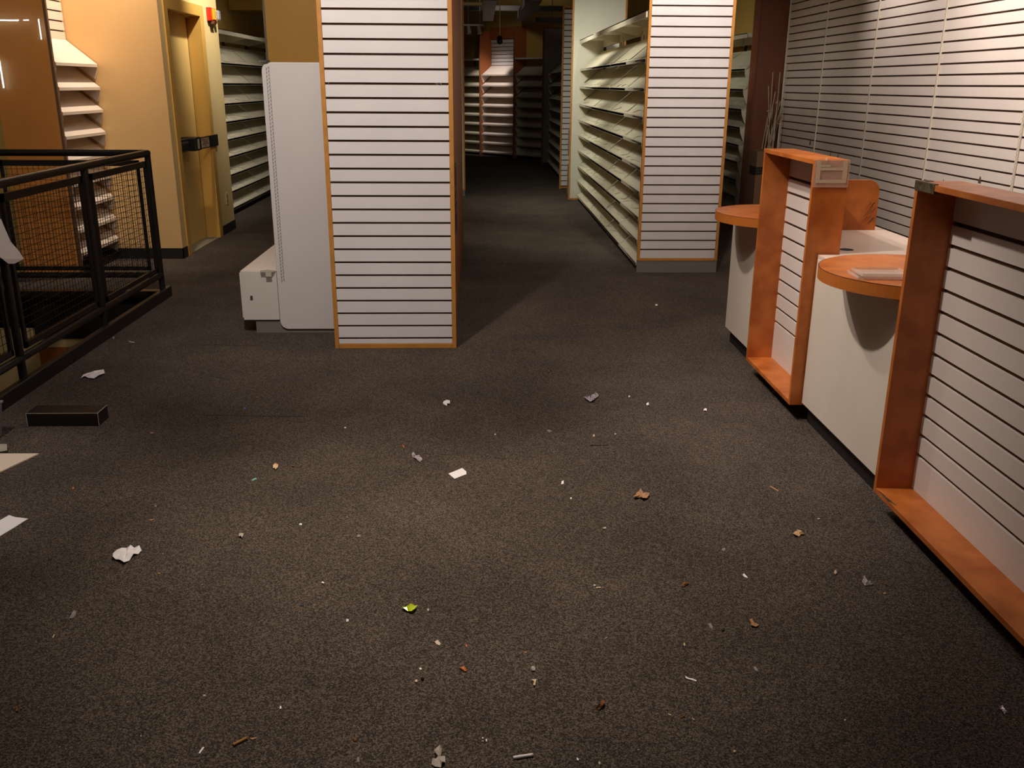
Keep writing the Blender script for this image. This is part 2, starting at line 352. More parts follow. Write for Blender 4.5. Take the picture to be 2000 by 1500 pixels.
MB().prism([(.0, -.09), (.05, -.085), (.06, -.06), (.0, -.06)], 'y', -.05, .05).build('pull_grip', MT['darkbrown'], fa)
ol = thing('wall_outlet', 'cream wall outlet low on the yellow wall beside the door', 'outlet', (-2.69, 9.90, .35))
MB().box(0, .006, -.035, .035, -.058, .058).build('cover_plate', MT['outlet'], ol, bevel=.002)
for z in (-.025, .025): MB().box(.006, .009, -.016, .016, z-.014, z+.014).build('socket', MT['greypanel'], ol)

# ---------------------------------------------------------------- slat panels
def slats(m, axis, c, nrm, a0, a1, z0, z1, zs, pitch=.0762, gap=.0125, th=.012, sm=0, gm=1, lo=-9, hi=9):
    # slats proud of a grooved board; face plane at coordinate c, facing nrm (+1/-1) along axis
    def bx(lo, hi, za, zb, mi):
        if axis == 'y': m.box(a0, a1, min(lo, hi), max(lo, hi), za, zb, mi)
        else: m.box(min(lo, hi), max(lo, hi), a0, a1, za, zb, mi)
    bx(c-nrm*th, c-nrm*(th+.008), z0, z1, gm)
    k = math.floor((z0-zs)/pitch); z = z0
    while z < z1-1e-4:
        top = zs+pitch*(k+1)-gap/2
        if top <= z+1e-4 or top < lo: k += 1; continue
        if top > hi: top = z1
        bx(c, c-nrm*th, z, min(top, z1), sm)
        z = top+gap; k += 1
    return m
# near slatted column
t = thing('slatwall_column', 'nearest full-height white slatted column with oak edges, left of the aisle', 'display column', (-.52, 5.33, 0))
slats(MB(), 'y', 0, -1, -.3375, .3375, .03, 2.58, .0621).build('slat_panel', [MT['slat'], MT['groove']], t)
for s in (-1, 1): MB().box(*( (-.3625, -.3385) if s < 0 else (.3385, .3625)), -.006, .02, 0, 2.59).build('edge_strip', MT['oak'], t, bevel=.002)
MB().box(-.338, .338, -.004, .02, 0, .028).build('bottom_strip', MT['oak'], t, bevel=.002)
MB().box(-.355, .355, .021, .34, 0, 2.59).build('column_body', MT['redbrown'], t)
m = MB()
for x, z, w_, h_ in ((.272, 1.512, .010, .004), (.285, 1.515, .008, .006), (.297, 1.511, .006, .008), (.278, 1.506, .012, .003), (.292, 1.504, .010, .003), (-.318, 1.512, .004, .008), (-.314, 1.515, .006, .003)):
    m.box(x-w_/2, x+w_/2, -.0006, .0, z-h_/2, z+h_/2)
m.build('scuff_mark', MT['greypanel'], t)
# ochre core block behind it
t = thing('painted_pier', 'ochre painted pier behind the nearest slatted column', 'pier', (-.73, 5.74, 0))
MB().box(-.52, .53, 0, 3.25, 0, 3.55).build('painted_core', [MT['ochre']], t)
MB().box(.531, .545, -.03, 3.31, 0, 3.55).build('side_panel', MT['redbrown'], t)
m = MB(); m.tube((-.521, -.002, 1.62), (-.521, -.002, 3.55), .006, 8); m.build('corner_bead', MT['metal'], t)
t = thing('wire_rack', 'black wire rack hung on the brown side of the ochre pier', 'rack', (-.183, 5.75, .60))
m = MB()
for k in range(7): m.tube((.012, .02+.06*k, 0), (.012, .02+.06*k, .42), .004, 6)
for z in (0, .14, .21, .28, .42): m.tube((.012, 0, z), (.012, .40, z), .006, 6)
m.build('rack_wires', MT['wire'], t); MB().box(.0, .006, .0, .40, -.01, .43).build('rack_backing', MT['black'], t)
# white endcap
def rrect(x0, x1, z0, z1, r, corners=(1, 1, 1, 1), n=6):
    pts = []
    for (cx, cz, a0, on) in ((x1-r, z0+r, -PI/2, corners[1]), (x1-r, z1-r, 0, corners[2]), (x0+r, z1-r, PI/2, corners[3]), (x0+r, z0+r, PI, corners[0])):
        if on:
            for i in range(n+1): a = a0+PI/2*i/n; pts.append((cx+math.cos(a)*r, cz+math.sin(a)*r))
        else: pts.append((cx+(r if cx > (x0+x1)/2 else -r), cz+(r if cz > (z0+z1)/2 else -r)))
    return pts
t = thing('gondola_end', 'white metal gondola end panel with rounded corners and base box', 'gondola shelving', (-1.28, 5.69, 0))
pn = MB().prism(rrect(0, .40, .025, 1.625, .05), 'y', 0, .022).build('end_panel', MT['white'], t, bevel=.004)
m = MB()
for k in range(62):
    z = .335+k*.0205
    for s in (-1, 1): m.box(.036+s*.005-.0018, .036+s*.005+.0018, -.0008, .001, z+(s*.004), z+.012+(s*.004))
m.box(.026, .0275, -.0012, .001, .325, 1.60); m.box(.0445, .046, -.0012, .001, .325, 1.60)
m.build('slot_strip', MT['greypanel'], pn)
MB().box(-.225, -.002, .0, 1.85, .086, .397).build('base_box', MT['whitebox'], t, bevel=.002)
MB().box(-.232, -.226, .006, 1.85, .10, .385).build('base_front_board', MT['shelfp'], t)
MB().box(-.223, -.018, .02, 1.84, .3972, .3990).build('base_top_liner', MT['shelfp'], t)
MB().box(-.155, .34, .012, .045, 0, .084).build('kick_plate', MT['kickgrey'], t)
m = MB(); m.tube((-.164, -.012, .238), (-.164, .0, .238), .006); m.tube((-.164, -.016, .238), (-.164, -.012, .238), .009, 6); m.build('bolt', MT['metal'], t)
m = MB(); m.prism([(-.09, -.035), (-.02, -.035), (.0, .0), (-.06, .03), (-.10, .0)], 'z', .398, .402); m.box(-.06, -.025, -.036, -.034, .37, .402); m.build('clear_clip', MT['tapeclear'], t)
m = MB(); m.prism([(.0, -.02), (.035, -.018), (.055, .0), (.02, .01), (-.01, .0)], 'z', 1.626, 1.634); m.build('top_clip', MT['metal'], t)
m = MB(); m.box(-.012, .0, .30, .33, .40, 1.60); m.box(-.012, .0, 1.50, 1.53, .40, 1.60); m.build('shelf_upright', MT['wire'], t)
m = MB()
for z in (.62, .80, 1.02, 1.25, 1.45): m.box(-.03, -.012, .30, 1.53, z, z+.02)
m.build('cross_rail', MT['metal'], t)

# right slatted column
t = thing('slatwall_column', 'white slatted column with oak frame on grey plinth, right of the aisle', 'display column', (1.646, 7.66, 0))
slats(MB(), 'y', 0, -1, -.317, .317, .1235, 2.56, .1958).build('slat_panel', [MT['slat'], MT['groove']], t)
for s in (-1, 1): MB().box(*((-.340, -.3175) if s < 0 else (.3175, .340)), -.006, .022, .10, 2.59).build('edge_strip', MT['oak'], t, bevel=.002)
MB().box(-.3175, .3175, -.005, .022, .10, .1225).build('bottom_strip', MT['oak'], t, bevel=.002)
m = MB().box(-.34, .34, .0, .025, 0, .0995); m.build('plinth', MT['kickgrey'], t)

# ---------------------------------------------------------------- sloped shelf runs
LIPS = [.0625, .2567, .4485, .6557, .8514, 1.0483, 1.25, 1.4725, 1.6946]
def shelf_bay(root, x0, x1, lips, ends=(1, 1), D=.29, dz=.245, sm=None, lm=None, liner=True, seed=0, gap=.007, lit=False):
    rnd = random.Random(seed); sm = sm or MT['shelf']; lm = lm or MT['liner']
    a, b = x0+gap, x1-gap; g = .17
    for zl in lips:
        m = MB()
        m.prism([(0.0, zl+dz), (D-.03, zl+.02), (D, zl+.012), (D, zl-.008), (D-.03, zl+.006), (0.0, zl+dz-.014)], 'x', a, b)
        m.box(a, b, D-.003, D, zl-.010, zl+.018)
        sh = m.build('shelf', sm, root)
        z2 = zl-.155
        if z2 > -.05:
            k = dz/D
            for x in [q for q, on in zip((a, b-.003), ends) if on]:
                pts = [(D-.004, zl-.006), (D-.01, zl-.05), (D-.055, max(z2, .0)), (.012, max(z2+k*(D-.055)-.02, .0)), (.012, zl+dz-.03)]
                MB().prism(pts, 'x', x, x+.003).build('side_bracket', sm, sh)
        if liner and rnd.random() < .85:
            k = (dz-.02)/(D-.03)
            def pt(x, y, o=.002): return (x, y, zl+.02+(D-.03-y)*k+o)
            xs = [a+.02+(b-a-.04)*i/7 for i in range(8)]
            fr = [D-.045+rnd.uniform(-.022, .018) for _ in xs]
            top = [pt(x, y, .003+rnd.uniform(0, .005)) for x, y in zip(xs, fr)]; bk = [pt(x, .03, .004) for x in xs]
            m = MB(); v = bk+top; nn = len(xs)
            m.poly(v, [(i, i+1, nn+i+1, nn+i) for i in range(nn-1)]); m.build('liner_sheet', lm, sh)
            m = MB(); yy = rnd.uniform(.05, .07); xx = a+rnd.uniform(.05, .12); L_ = rnd.uniform(.12, .2)
            m.poly([pt(xx, yy, .006), pt(xx+L_, yy, .006), pt(xx+L_, yy+.022, .012), pt(xx, yy+.022, .012)], [(0, 1, 2, 3)]); m.build('label_strip', sm, sh)
def run(name, label, loc, rz, bays, lips, D, dz, canopy=None, seam=None, back=1.85, seed=0, mats=(None, None), cd=None, group=None, liner=True):
    t = thing(name, label, 'shelving', loc, rz, group)
    L = bays[-1]
    for i, (p, q) in enumerate(zip(bays, bays[1:])): shelf_bay(t, p+(.018 if seam == i else 0), q, lips, (i == 0, i == len(bays)-2), D, dz, mats[0], mats[1], liner, seed*31+i)
    if back: MB().box(bays[0], L, -.02, -.004, .0, back).build('back_panel', mats[1] or MT['liner'], t)
    for x in bays: MB().box(x-.015, x+.015, -.05, -.021, 0, (canopy or back or 2)+.02).build('upright', MT['wire'], t)
    MB().box(bays[0]+.01, L-.01, .0, D-.06, 0, .035).build('base_kick', MT['black'], t)
    if canopy:
        cd = cd or D+.01
        for p, q in zip(bays, bays[1:]):
            m = MB(); m.box(p+.002, q-.002, -.02, cd, canopy+.03, canopy+.038); m.box(p+.002, q-.002, cd-.012, cd, canopy-.012, canopy+.038)
            m.box(p+.002, q-.002, -.03, -.01, canopy-.05, canopy+.03)
            for x in (p+.004, q-.010): m.prism([(-.02, canopy-.06), (.04, canopy-.05), (cd-.02, canopy+.0), (cd-.02, canopy+.03), (-.02, canopy+.03)], 'x', x, x+.004)
            m.build('canopy_shelf', MT['shelf'], t)
    return t
def inv(bs): return [b-bs[0] for b in bs]
# right aisle run, facing -X : local +y -> -X world needs rz = +90deg (x_local -> +Y, y_local -> -X)
rb = [7.69, 8.72, 9.76, 11.27, 12.80]
t = run('sloped_shelving', 'long cream sloped magazine shelving between the right slatted column and cream panel', (1.59, 7.69, 0), PI/2, inv(rb), LIPS, .29, .235, canopy=2.03, back=1.62, seed=3, seam=2)
m = MB()
for x in (2.05, 3.58): m.box(x-.05, x+.02, -.022, -.006, 1.60, 2.02); m.box(x-.28, x-.18, -.022, -.006, 1.60, 2.02)
m.build('open_bay_frame', MT['shelf'], t)
for y in (8.15, 10.2, 10.9, 11.8):
    m = MB(); m.tube((y-7.69, .21, .0), (y-7.69, .235, .018), .012, 8); m.build('base_foot', MT['metal'], t)
run('sloped_shelving', 'back side of the right aisle shelving, dark and facing the right wall', (1.73, 12.80, 0), -PI/2, [0, 1.27, 2.55, 3.85, 5.10], LIPS[::2], .24, .235, canopy=None, back=1.6, seed=8, liner=False)
t = thing('end_partition', 'tall cream partition panel with oak edges at the far end of right shelving', 'partition', (1.555, 12.83, 0))
MB().box(-.345, .325, 0, .03, .022, 2.59).build('panel', MT['cream'], t)
for s in (0, 1): MB().box(*((-.365, -.345) if not s else (.325, .35)), -.004, .034, 0, 2.59).build('edge_strip', MT['oak'], t, bevel=.002)
MB().box(-.345, .325, -.004, .034, 0, .0215).build('bottom_strip', MT['oak'], t)
# farther column and run
t = thing('slatwall_column', 'distant narrow slatted column with oak frame seen beyond the cream partition', 'display column', (1.50, 14.20, 0))
slats(MB(), 'y', 0, -1, -.30, .30, .05, 2.54, .0464).build('slat_panel', [MT['slat'], MT['groove']], t)
for s in (-1, 1): MB().box(*((-.325, -.301) if s < 0 else (.301, .325)), -.006, .022, 0, 2.59).build('edge_strip', MT['oak'], t)
for z in (.0, 2.555): MB().box(-.30, .30, -.005, .022, z+.01, z+.035).build('cross_strip', MT['oak'], t)
MB().box(-.32, .32, .023, .06, 0, 2.58).build('back_board', MT['darkbrown'], t)
run('sloped_shelving', 'dark unlit sloped shelving beyond the distant slatted column', (1.58, 14.28, 0), PI/2, [0, 1.15, 2.3, 3.45, 4.50], LIPS, .29, .235, canopy=None, back=1.9, seed=5)
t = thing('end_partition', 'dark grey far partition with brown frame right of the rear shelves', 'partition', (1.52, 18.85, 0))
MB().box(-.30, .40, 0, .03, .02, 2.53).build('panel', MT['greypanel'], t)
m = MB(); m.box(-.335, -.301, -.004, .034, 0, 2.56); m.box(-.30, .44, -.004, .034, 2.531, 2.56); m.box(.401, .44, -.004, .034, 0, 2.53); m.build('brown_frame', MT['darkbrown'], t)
t = thing('hanging_strip', 'grey plastic strip hanging beside the oak edge of cream partition', 'strip', (1.235, 13.3, .55))
m = MB(); m.prism(rrect(-.02, .02, 0, .36, .018), 'y', 0, .012); m.build('upper_strip', MT['greypanel'], t)
m = MB(); m.prism(rrect(-.02, .02, -.53, -.10, .018), 'y', 0, .012); m.build('lower_strip', MT['greypanel'], t)
# left aisle column (mostly hidden)
t = thing('end_partition', 'cream partition with oak edge just visible left of the aisle', 'partition', (-.60, 13.23, 0))
MB().box(-.34, .34, 0, .03, .10, 2.60).build('panel', MT['cream'], t)
for s in (0, 1): MB().box(*((-.362, -.341) if not s else (.341, .364)), -.004, .034, .08, 2.60).build('edge_strip', MT['oak'], t)
MB().box(-.34, .34, -.004, .034, .08, .099).build('bottom_strip', MT['oak'], t)
MB().box(-.36, .36, .0, .03, 0, .079).build('plinth', MT['kickgrey'], t)
run('sloped_shelving', 'shelving hidden behind the partition left of the aisle', (-.66, 18.5, 0), -PI/2, [0, 1.3, 2.6, 3.9, 5.2], LIPS[::2], .29, .235, canopy=2.03, back=1.9, seed=6, liner=False)
# left rear long run, facing +X : rz=-90
run('sloped_shelving', 'long sloped shelving seen between the yellow door wall and white gondola end', (-3.24, 17.30, 0), -PI/2, [0, 1.19, 2.38, 3.57, 4.76, 5.95, 7.13], [z+.02 for z in LIPS], .29, .235, canopy=2.05, back=1.88, seed=4)
# right rear wall run facing -X
run('sloped_shelving', 'sloped shelving on the right wall beyond the brown pilaster', (3.29, 10.98, 0), PI/2, [0, 1.22, 2.44, 3.66, 4.88], [z-.01 for z in LIPS], .29, .235, canopy=2.04, back=1.88, seed=9)
# left near unit: pale shelves against slat panel
t = thing('sloped_shelving', 'pale sloped shelves on a slatted panel beside the glossy orange partition', 'shelving', (-3.47, 8.30, 0), -PI/2)
slats(MB(), 'y', 0, 1, .0, .82, .02, 3.2, 1.985).build('slat_panel', [MT['shelfp'], MT['groove']], t)
for k, zl in enumerate([1.646-.1825*i for i in range(9)]):
    D = .235; dz = .195; m = MB()
    m.prism([(0.004, zl+dz), (D, zl+.005), (D, zl-.018), (D-.02, zl-.012), (0.004, zl+dz-.018)], 'x', .004, .80)
    sh = m.build('shelf', MT['shelfp'], t)
    for x in (.004, .79):
        pts = [(D-.005, zl-.018), (D-.008, zl-.055), (D-.03, max(zl-.115, .005)), (D-.10, max(zl-.115+.05, .006)), (.01, max(zl+.04, .01)), (.01, zl+dz-.02)]
        MB().prism(pts, 'x', x, x+.006).build('side_bracket', MT['shelfp'], sh)
    m = MB(); m.tube((.012, D-.045, zl-.045), (.0105, D-.045, zl-.045), .004, 8); m.build('bracket_hole', MT['paper'], sh)
MB().box(.0, .82, .002, .20, 0, .05).build('base_kick', MT['black'], t)
t = thing('end_partition', 'glossy orange partition reflecting light tubes at the upper left', 'partition', (-3.46, 7.455, 0))
MB().box(-.23, .205, 0, .025, 0, 3.2).build('glossy_panel', MT['gloss'], t)
MB().box(.205, .226, -.0005, .0255, 0, 3.2).build('edge_band', MT['cabbrown'], t)

# ---------------------------------------------------------------- rear diagonal display wall
def dthing(name, label, cat): return place(thing(name, label, cat))
def fin(name, label, s, h):
    t = dthing(name, label, 'partition'); MB().box(s-.012, s+.012, -.36, -.004, 0, h).build('fin_board', MT['brownfin'], t)
    MB().box(s-.013, s+.013, -.366, -.3605, 0, h).build('edge_band', MT['cabbrown'], t); return t
fin('brown_fin', 'brown fin partition left of the lit rear slatted bay', -.5525, 2.60)
fin('brown_fin', 'brown fin partition right of the lit rear slatted bay', .509, 2.60)
fin('brown_fin', 'brown fin partition at the right end of the rear wall', 1.60, 2.50)
fin('brown_fin', 'brown fin partition at the hidden left end of the rear wall', -1.62, 2.60)
t = dthing('slatwall_bay', 'spotlit slatted bay with sloped shelves in the middle of the rear wall', 'display bay')
slats(MB(), 'y', -.02, -1, -.535, .492, .02, 2.44, 1.9, pitch=.0762*1.0).build('slat_panel', [MT['slat'], MT['groove']], t)
MB().box(-.535, .492, -.05, -.022, 2.442, 2.68).build('header_board', MT['brownfin'], t)
def dshelves(label, s0, s1, canopy, mt, par=None, seed=0):
    r = thing('sloped_shelving', label, 'shelving') if par is None else None
    r.location = P0+u*s1+n*.035; r.rotation_euler = (0, 0, RZ+PI)
    shelf_bay(r, 0, s1-s0, LIPS, (1, 1), .30, .20, mt, mt, seed=seed, liner=False)
    if canopy:
        m = MB(); m.box(.005, s1-s0-.005, -.03, .32, 2.01, 2.045); m.build('canopy_shelf', mt, r)
        MB().box((s1-s0)/2-.01, (s1-s0)/2+.01, -.028, -.01, 1.6, 2.01).build('upright', MT['wire'], r)
    MB().box(.01, s1-s0-.01, -.02, .2, 0, .03).build('base_kick', MT['black'], r)
    return r
dshelves('nine spotlit sloped shelves below the rear slatted bay', -.535, .492, False, MT['shelfp'])
dshelves('dim sloped shelves left of the brown fin on the rear wall', -1.60, -.57, True, MT['shelf'])
dshelves('dark sloped shelves right of the lit bay on the rear wall', .525, 1.585, True, MT['shelf'])

# ---------------------------------------------------------------- ceiling services far down the aisle
t = thing('ceiling_duct', 'left grey metal duct hanging above the aisle', 'duct', (.135, 9.0, 2.73))
MB().box(-.105, .105, 6.2, 11.0, 0, .12).build('duct_body', MT['duct'], t); m = MB()
for y in (7, 9, 10.9): MB().tube((0, y, .12), (0, y, .869), .006, 6).build('hanger_rod', MT['pipe'], t)
t = thing('ceiling_duct', 'right grey metal duct hanging above the aisle', 'duct', (.82, 9.0, 2.73))
MB().box(-.115, .115, 6.2, 11.0, 0, .12).build('duct_body', MT['duct'], t); m = MB()
for y in (7, 9, 10.9): MB().tube((0, y, .12), (0, y, .869), .006, 6).build('hanger_rod', MT['pipe'], t)
tag(MB().box(-2, 3, 19.0, 19.12, 2.86, 2.95).build('ceiling_pipe', MT['pipe']), 'dark flat conduit crossing behind the two grey ducts', 'pipe')
tag(MB().box(1.0, 2.6, 18.0, 18.12, 2.60, 2.68).build('ceiling_pipe', MT['pipe']), 'lower dark conduit above the grey far partition', 'pipe')
tag(MB().tube((-1.2, 18.5, 2.93), (.02, 18.5, 2.93), .035).build('ceiling_pipe', MT['palepipe']), 'pale conduit left of the left grey duct', 'pipe')
for x, y, z in ((1.3, 18.06, 2.68), (1.75, 18.06, 2.68), (2.3, 18.06, 2.68)): MB().tube((x, y, z), (x, y, ZC), .008, 6).build('hanger_rod', MT['pipe'], bpy.data.objects['ceiling_pipe.001'])
t = thing('track_light', 'small white track light heads left of the left grey duct', 'track light', (-.25, 19.0, 2.58))
m = MB(); m.box(-.12, .30, -.02, .02, 0, .03); m.tube((.0, 0, .03), (.0, 0, 1.019), .004, 6); m.tube((.22, 0, .03), (.22, 0, 1.019), .004, 6); m.build('track', MT['white'], t)
for x in (0, .2): MB().tube((x, 0, 0), (x+.02, -.05, -.14), .03, 10, .045).build('lamp_head', MT['white'], t)
t = thing('pendant_camera', 'black ball camera hanging on a thin rod over the aisle', 'camera', (.263, 14.0, 2.06))
MB().tube((0, 0, .10), (0, 0, 1.539), .008, 8).build('rod', MT['palepipe'], t)
m = MB(); m.ball((0, 0, .035), .042); m.build('ball_housing', MT['boxblack'], t, smooth=True)
MB().tube((0, 0, .07), (0, 0, .11), .05, 14, .02).build('cap', MT['boxblack'], t)
m = MB(); m.path([(-.2, 16.2, 3.2), (-.16, 16.2, 3.0), (-.18, 16.1, 2.86), (-.3, 16.1, 2.8)], .014); tag(m.build('hanging_cable', MT['wire']), 'black cable hanging at the left of the ceiling services', 'cable')
m = MB(); m.path([(.32, 16, 3.0), (.34, 16, 2.86), (.37, 16, 2.84), (.39, 16, 2.98), (.45, 16, 2.98), (.46, 16, 2.86), (.49, 16, 2.86), (.5, 16, 3.0)], .01); tag(m.build('hanging_cable', MT['wire']), 'looped black cable between the two grey ducts', 'cable')

# ---------------------------------------------------------------- right wall slats, pilaster, plinth, rods
m = MB(); slats(m, 'x', XR-.022, -1, -2.0, 10.70, .02, 3.3, .9085-.0762*8, gap=.0132)
t = thing('slatwall', 'large spotlit slatted display wall along the right side', 'slatwall', (0, 0, 0)); m.build('slat_panel', [MT['slatw'], MT['groove']], t)
for y in (5.847, 7.065, 8.28, 9.51):
    m = MB(); m.box(XR-.032, XR-.023, y-.009, y+.009, .3, 3.2, 0)
    st = m.build('standard_strip', MT['standard'], t)
    m = MB(); z = .31
    while z < 2.6: m.box(XR-.0326, XR-.032, y-.0045, y-.0015, z, z+.012); m.box(XR-.0326, XR-.032, y+.0015, y+.0045, z+.013, z+.025); z += .0255
    m.build('slot_row', MT['hole'], st)
MB().box(XR-.03, XR-.0, 10.70, 10.715, 0, 3.3).build('edge_trim', MT['standard'], t)
m = MB()
for y, z, s in ((9.65, .935, 1.6), (9.05, .86, 1.2), (8.85, .86, 1.2), (8.55, .80, .7), (7.85, .60, 1.0), (6.75, .84, .8), (6.25, .89, 1.4), (3.0, .5, 1)):
    q = .022*s; m.poly([(XR-.0226, y-q*.6, z), (XR-.0226, y-q*.3, z+q*1.3), (XR-.0226, y+q*.2, z+q*1.6), (XR-.0226, y+q*.7, z)], [(0, 1, 2, 3)])
m.build('chipped_edge', MT['corner'], t)
t = thing('pilaster', 'dark brown pilaster partition at the far end of the slatted wall', 'partition', (3.22, 10.83, 0))
MB().box(-.17, .178, -.10, .08, .0, 3.3).build('face_board', MT['darkbrown'], t)
MB().box(-.1706, -.17, -.104, .12, 0, 3.3).build('side_board', MT['redbrown'], t)
MB().box(-.155, -.152, -.1012, -.10, 0, 3.3).build('joint_line', MT['hole'], t)
t = thing('plinth_cabinet', 'low brown cabinet with black bands at the foot of the pilaster', 'cabinet', (3.21, 10.50, 0))
MB().box(-.16, .15, -.13, .22, 0, .82).build('cabinet_body', MT['cabbrown'], t)
m = MB()
for z in (.585, .615, .645): m.box(-.172, .155, -.142, .10, z-.009, z+.009)
m.build('band', MT['black'], t); MB().box(-.06, -.045, -.1315, -.13, .28, .45).build('handle_slot', MT['hole'], t)
RODS = [((3.1322,.845),(3.20,1.45)),((3.30,.83),(3.3117,1.7349)),((3.24,.83),(3.2458,1.6548)),((3.19,.83),(3.1721,1.6543)),((3.22,.83),(3.14,1.51)),((3.21,.83),(3.27,1.36)),((3.25,.83),(3.265,1.37)),((3.20,.83),(3.30,1.34)),
 ((3.23,.83),(3.33,1.30)),((3.18,.83),(3.23,1.25)),((3.26,.83),(3.24,1.28)),((3.28,.83),(3.345,1.28)),((3.17,.83),(3.205,1.18)),((3.245,.83),(3.335,1.2)),((3.215,.83),(3.225,1.31)),((3.27,.83),(3.352,1.35))]
for i, (a, b) in enumerate(RODS):
    y = 10.40+.018*i; m = MB()
    k = 3.0 if i in (1, 2, 3, 4) else 1
    top = (b[0], y+.008, b[1]); bot = (a[0], y, .8255)
    m.tube(bot, top, .0045, 6); o = m.build('display_rod', MT['rod'])
    RL = {0: 'thin pale rod leaning low and farthest left out of the bundle', 1: 'tallest pale rod, leaning right at the edge of the slatted wall', 2: 'tall upright pale rod, right one of the middle pair', 3: 'tall upright pale rod, left one of the middle pair', 4: 'pale rod leaning left with a clip, left of the tall pair'}
    if i in RL: tag(o, RL[i], 'rod')
    else: tag(o, 'short thin pale rod in the bundle standing on the low brown cabinet', 'rod', 'short pale rods bundled on the brown cabinet')
    if i in (1, 2, 4, 9, 11, 13):
        p = Vector(bot).lerp(Vector(top), .62); mm = MB(); mm.tube(p+Vector((-.022, -.008, -.006)), p+Vector((.006, -.006, .004)), .008, 6); mm.build('clip', MT['rod'], o)

# ---------------------------------------------------------------- checkout counters
def rcab(name, label, y0, y1):
    t = thing(name, label, 'counter', (1.50, y0, 0)); L = y1-y0
    MB().box(0, .018, 0.002, L-.002, .093, .775).build('front_panel', MT['counter'], t, bevel=.002)
    MB().box(.018, .60, .002, L-.002, .093, .775).build('carcass', MT['counter'], t)
    MB().box(.035, .60, .002, L-.002, 0, .092).build('kick_board', MT['black'], t)
    return t
rcab('checkout_counter', 'far white counter cabinet under the far half-round orange ledge', 4.81, 5.47)
rcab('checkout_counter', 'white counter cabinet between the two orange framed displays', 3.085, 4.04)
t = thing('base_cabinet', 'plain cabinet behind the small orange framed display', 'cabinet', (1.61, 4.045, 0)); MB().box(0, .49, .0, .755, 0, .775).build('carcass', MT['counter'], t)
t = thing('base_cabinet', 'plain cabinet behind the large orange framed display', 'cabinet', (1.61, 1.3, 0)); MB().box(0, .49, .0, 1.775, 0, .775).build('carcass', MT['counter'], t)
w = MB(); w.box(1.502, 2.12, 3.085, 4.04, .776, .794); w.box(1.502, 2.12, 4.81, 5.47, .776, .794); w.box(1.604, 2.12, 4.04, 4.81, .776, .794); w.box(1.604, 2.12, 1.3, 3.085, .776, .794)
wt = thing('counter_worktop', 'pale long worktop running behind the orange framed displays', 'worktop', (0, 0, 0)); w.build('top_board', MT['ctop'], wt)
m = MB(); m.tube((1.68, 4.17, .7942), (1.68, 4.17, .7952), .032, 24); m.build('cable_hole', MT['hole'], wt)
def framebox(name, label, y0, y1, z0, z1, zs, corner=False, holder=False):
    t = thing(name, label, 'display frame', (1.446, y0, 0)); L = y1-y0; th = .020; D = .155
    MB().box(0, D, 0, th, z0, z1-th).build('side_board', MT['orange'], t, bevel=.0015)
    MB().box(0, D, L-th, L, z0, z1-th).build('side_board', MT['orange'], t, bevel=.0015)
    MB().box(0, D, 0, L, z1-th, z1).build('top_board', MT['orange'], t, bevel=.0015)
    MB().box(0, D, th, L-th, z0, z0+th).build('bottom_board', MT['orange'], t, bevel=.0015)
    m = MB(); slats(m, 'x', .134, -1, th, L-th, z0+th, z1-th, zs, th=.010, gap=.0145, lo=.22, hi=1.10); m.build('slat_back', [MT['slatw'], MT['groove']], t)
    return t
b1 = framebox('framed_display', 'small orange framed slat display between the two half-round ledges', 4.048, 4.800, .078, 1.206, 1.064)
b2 = framebox('framed_display', 'large near orange framed slat display at the right picture edge', 1.50, 3.075, .084, 1.212, .6952)
m = MB(); m.box(-.002, .012, 1.44, 1.577, 1.183, 1.215); m.box(-.002, .05, 1.55, 1.577, 1.2125, 1.2145); m.build('metal_corner', MT['corner'], b2, bevel=.003)
m = MB(); m.prism([(-.001, 1.53), (-.001, 1.44), (.012, 1.40), (.004, 1.50)], 'z', .1042, .1056); m.build('chipped_edge', MT['corner'], b2)
t = thing('sign_holder', 'clear acrylic sign holder with cream tape on small orange frame', 'sign holder', (1.446, 4.044, 1.09))
MB().box(0, .154, -.004, -.001, 0, .116).build('acrylic_plate', MT['acrylic'], t)
m = MB()
for q in ((.010, .026, .0325, .112), (.124, .144, .0325, .112), (.010, .144, .018, .032), (.0265, .1235, .072, .084), (.0265, .07, .0865, .096)): m.box(q[0], q[1], -.0052, -.0042, q[2], q[3])
m.build('foam_tape', MT['tapew'], t); m = MB(); m.tube((.045, -.0, .1165), (.052, .0, .1185), .006, 8); m.build('clip', MT['acrylic'], t)
def ledge(label, cx, cy, r, ycut0, ycut1, xmax, z0, z1):
    pts = []
    N = 72
    for i in range(N):
        a = 2*PI*i/N; x = cx+r*math.cos(a); y = cy+r*math.sin(a)
        pts.append((min(x, xmax), max(min(y, ycut1), ycut0)))
    out = [pts[0]]
    for p in pts[1:]:
        if (Vector(p)-Vector(out[-1])).length > .002: out.append(p)
    t = thing('round_ledge', label, 'ledge', (cx, cy, 0))
    lp = [(x-cx, y-cy) for x, y in out]
    MB().prism(lp, 'z', z0+.003, z1).build('ledge_top', MT['orange'], t)
    inner = [(x*.9995, y*.9995) for x, y in lp]
    m = MB(); outer = [(x*1.004, y*1.004) for x, y in lp]
    nn = len(lp); vv = [(x, y, z0) for x, y in outer]+[(x, y, z1-.002) for x, y in outer]
    m.poly(vv, [(i, (i+1) % nn, (i+1) % nn+nn, i+nn) for i in range(nn)]+[tuple(range(nn))]); m.build('edge_band', MT['orangeedge'], t)
    m = MB(); a_ = [(x*1.0045, y*1.0045, z1+.0004) for x, y in lp]; b_ = [(x*.9985, y*.9985, z1+.0004) for x, y in lp]
    m.poly(a_+b_, [(i, (i+1) % nn, (i+1) % nn+nn, i+nn) for i in range(nn)]); m.build('rim_line', MT['hole'], t)
    return t
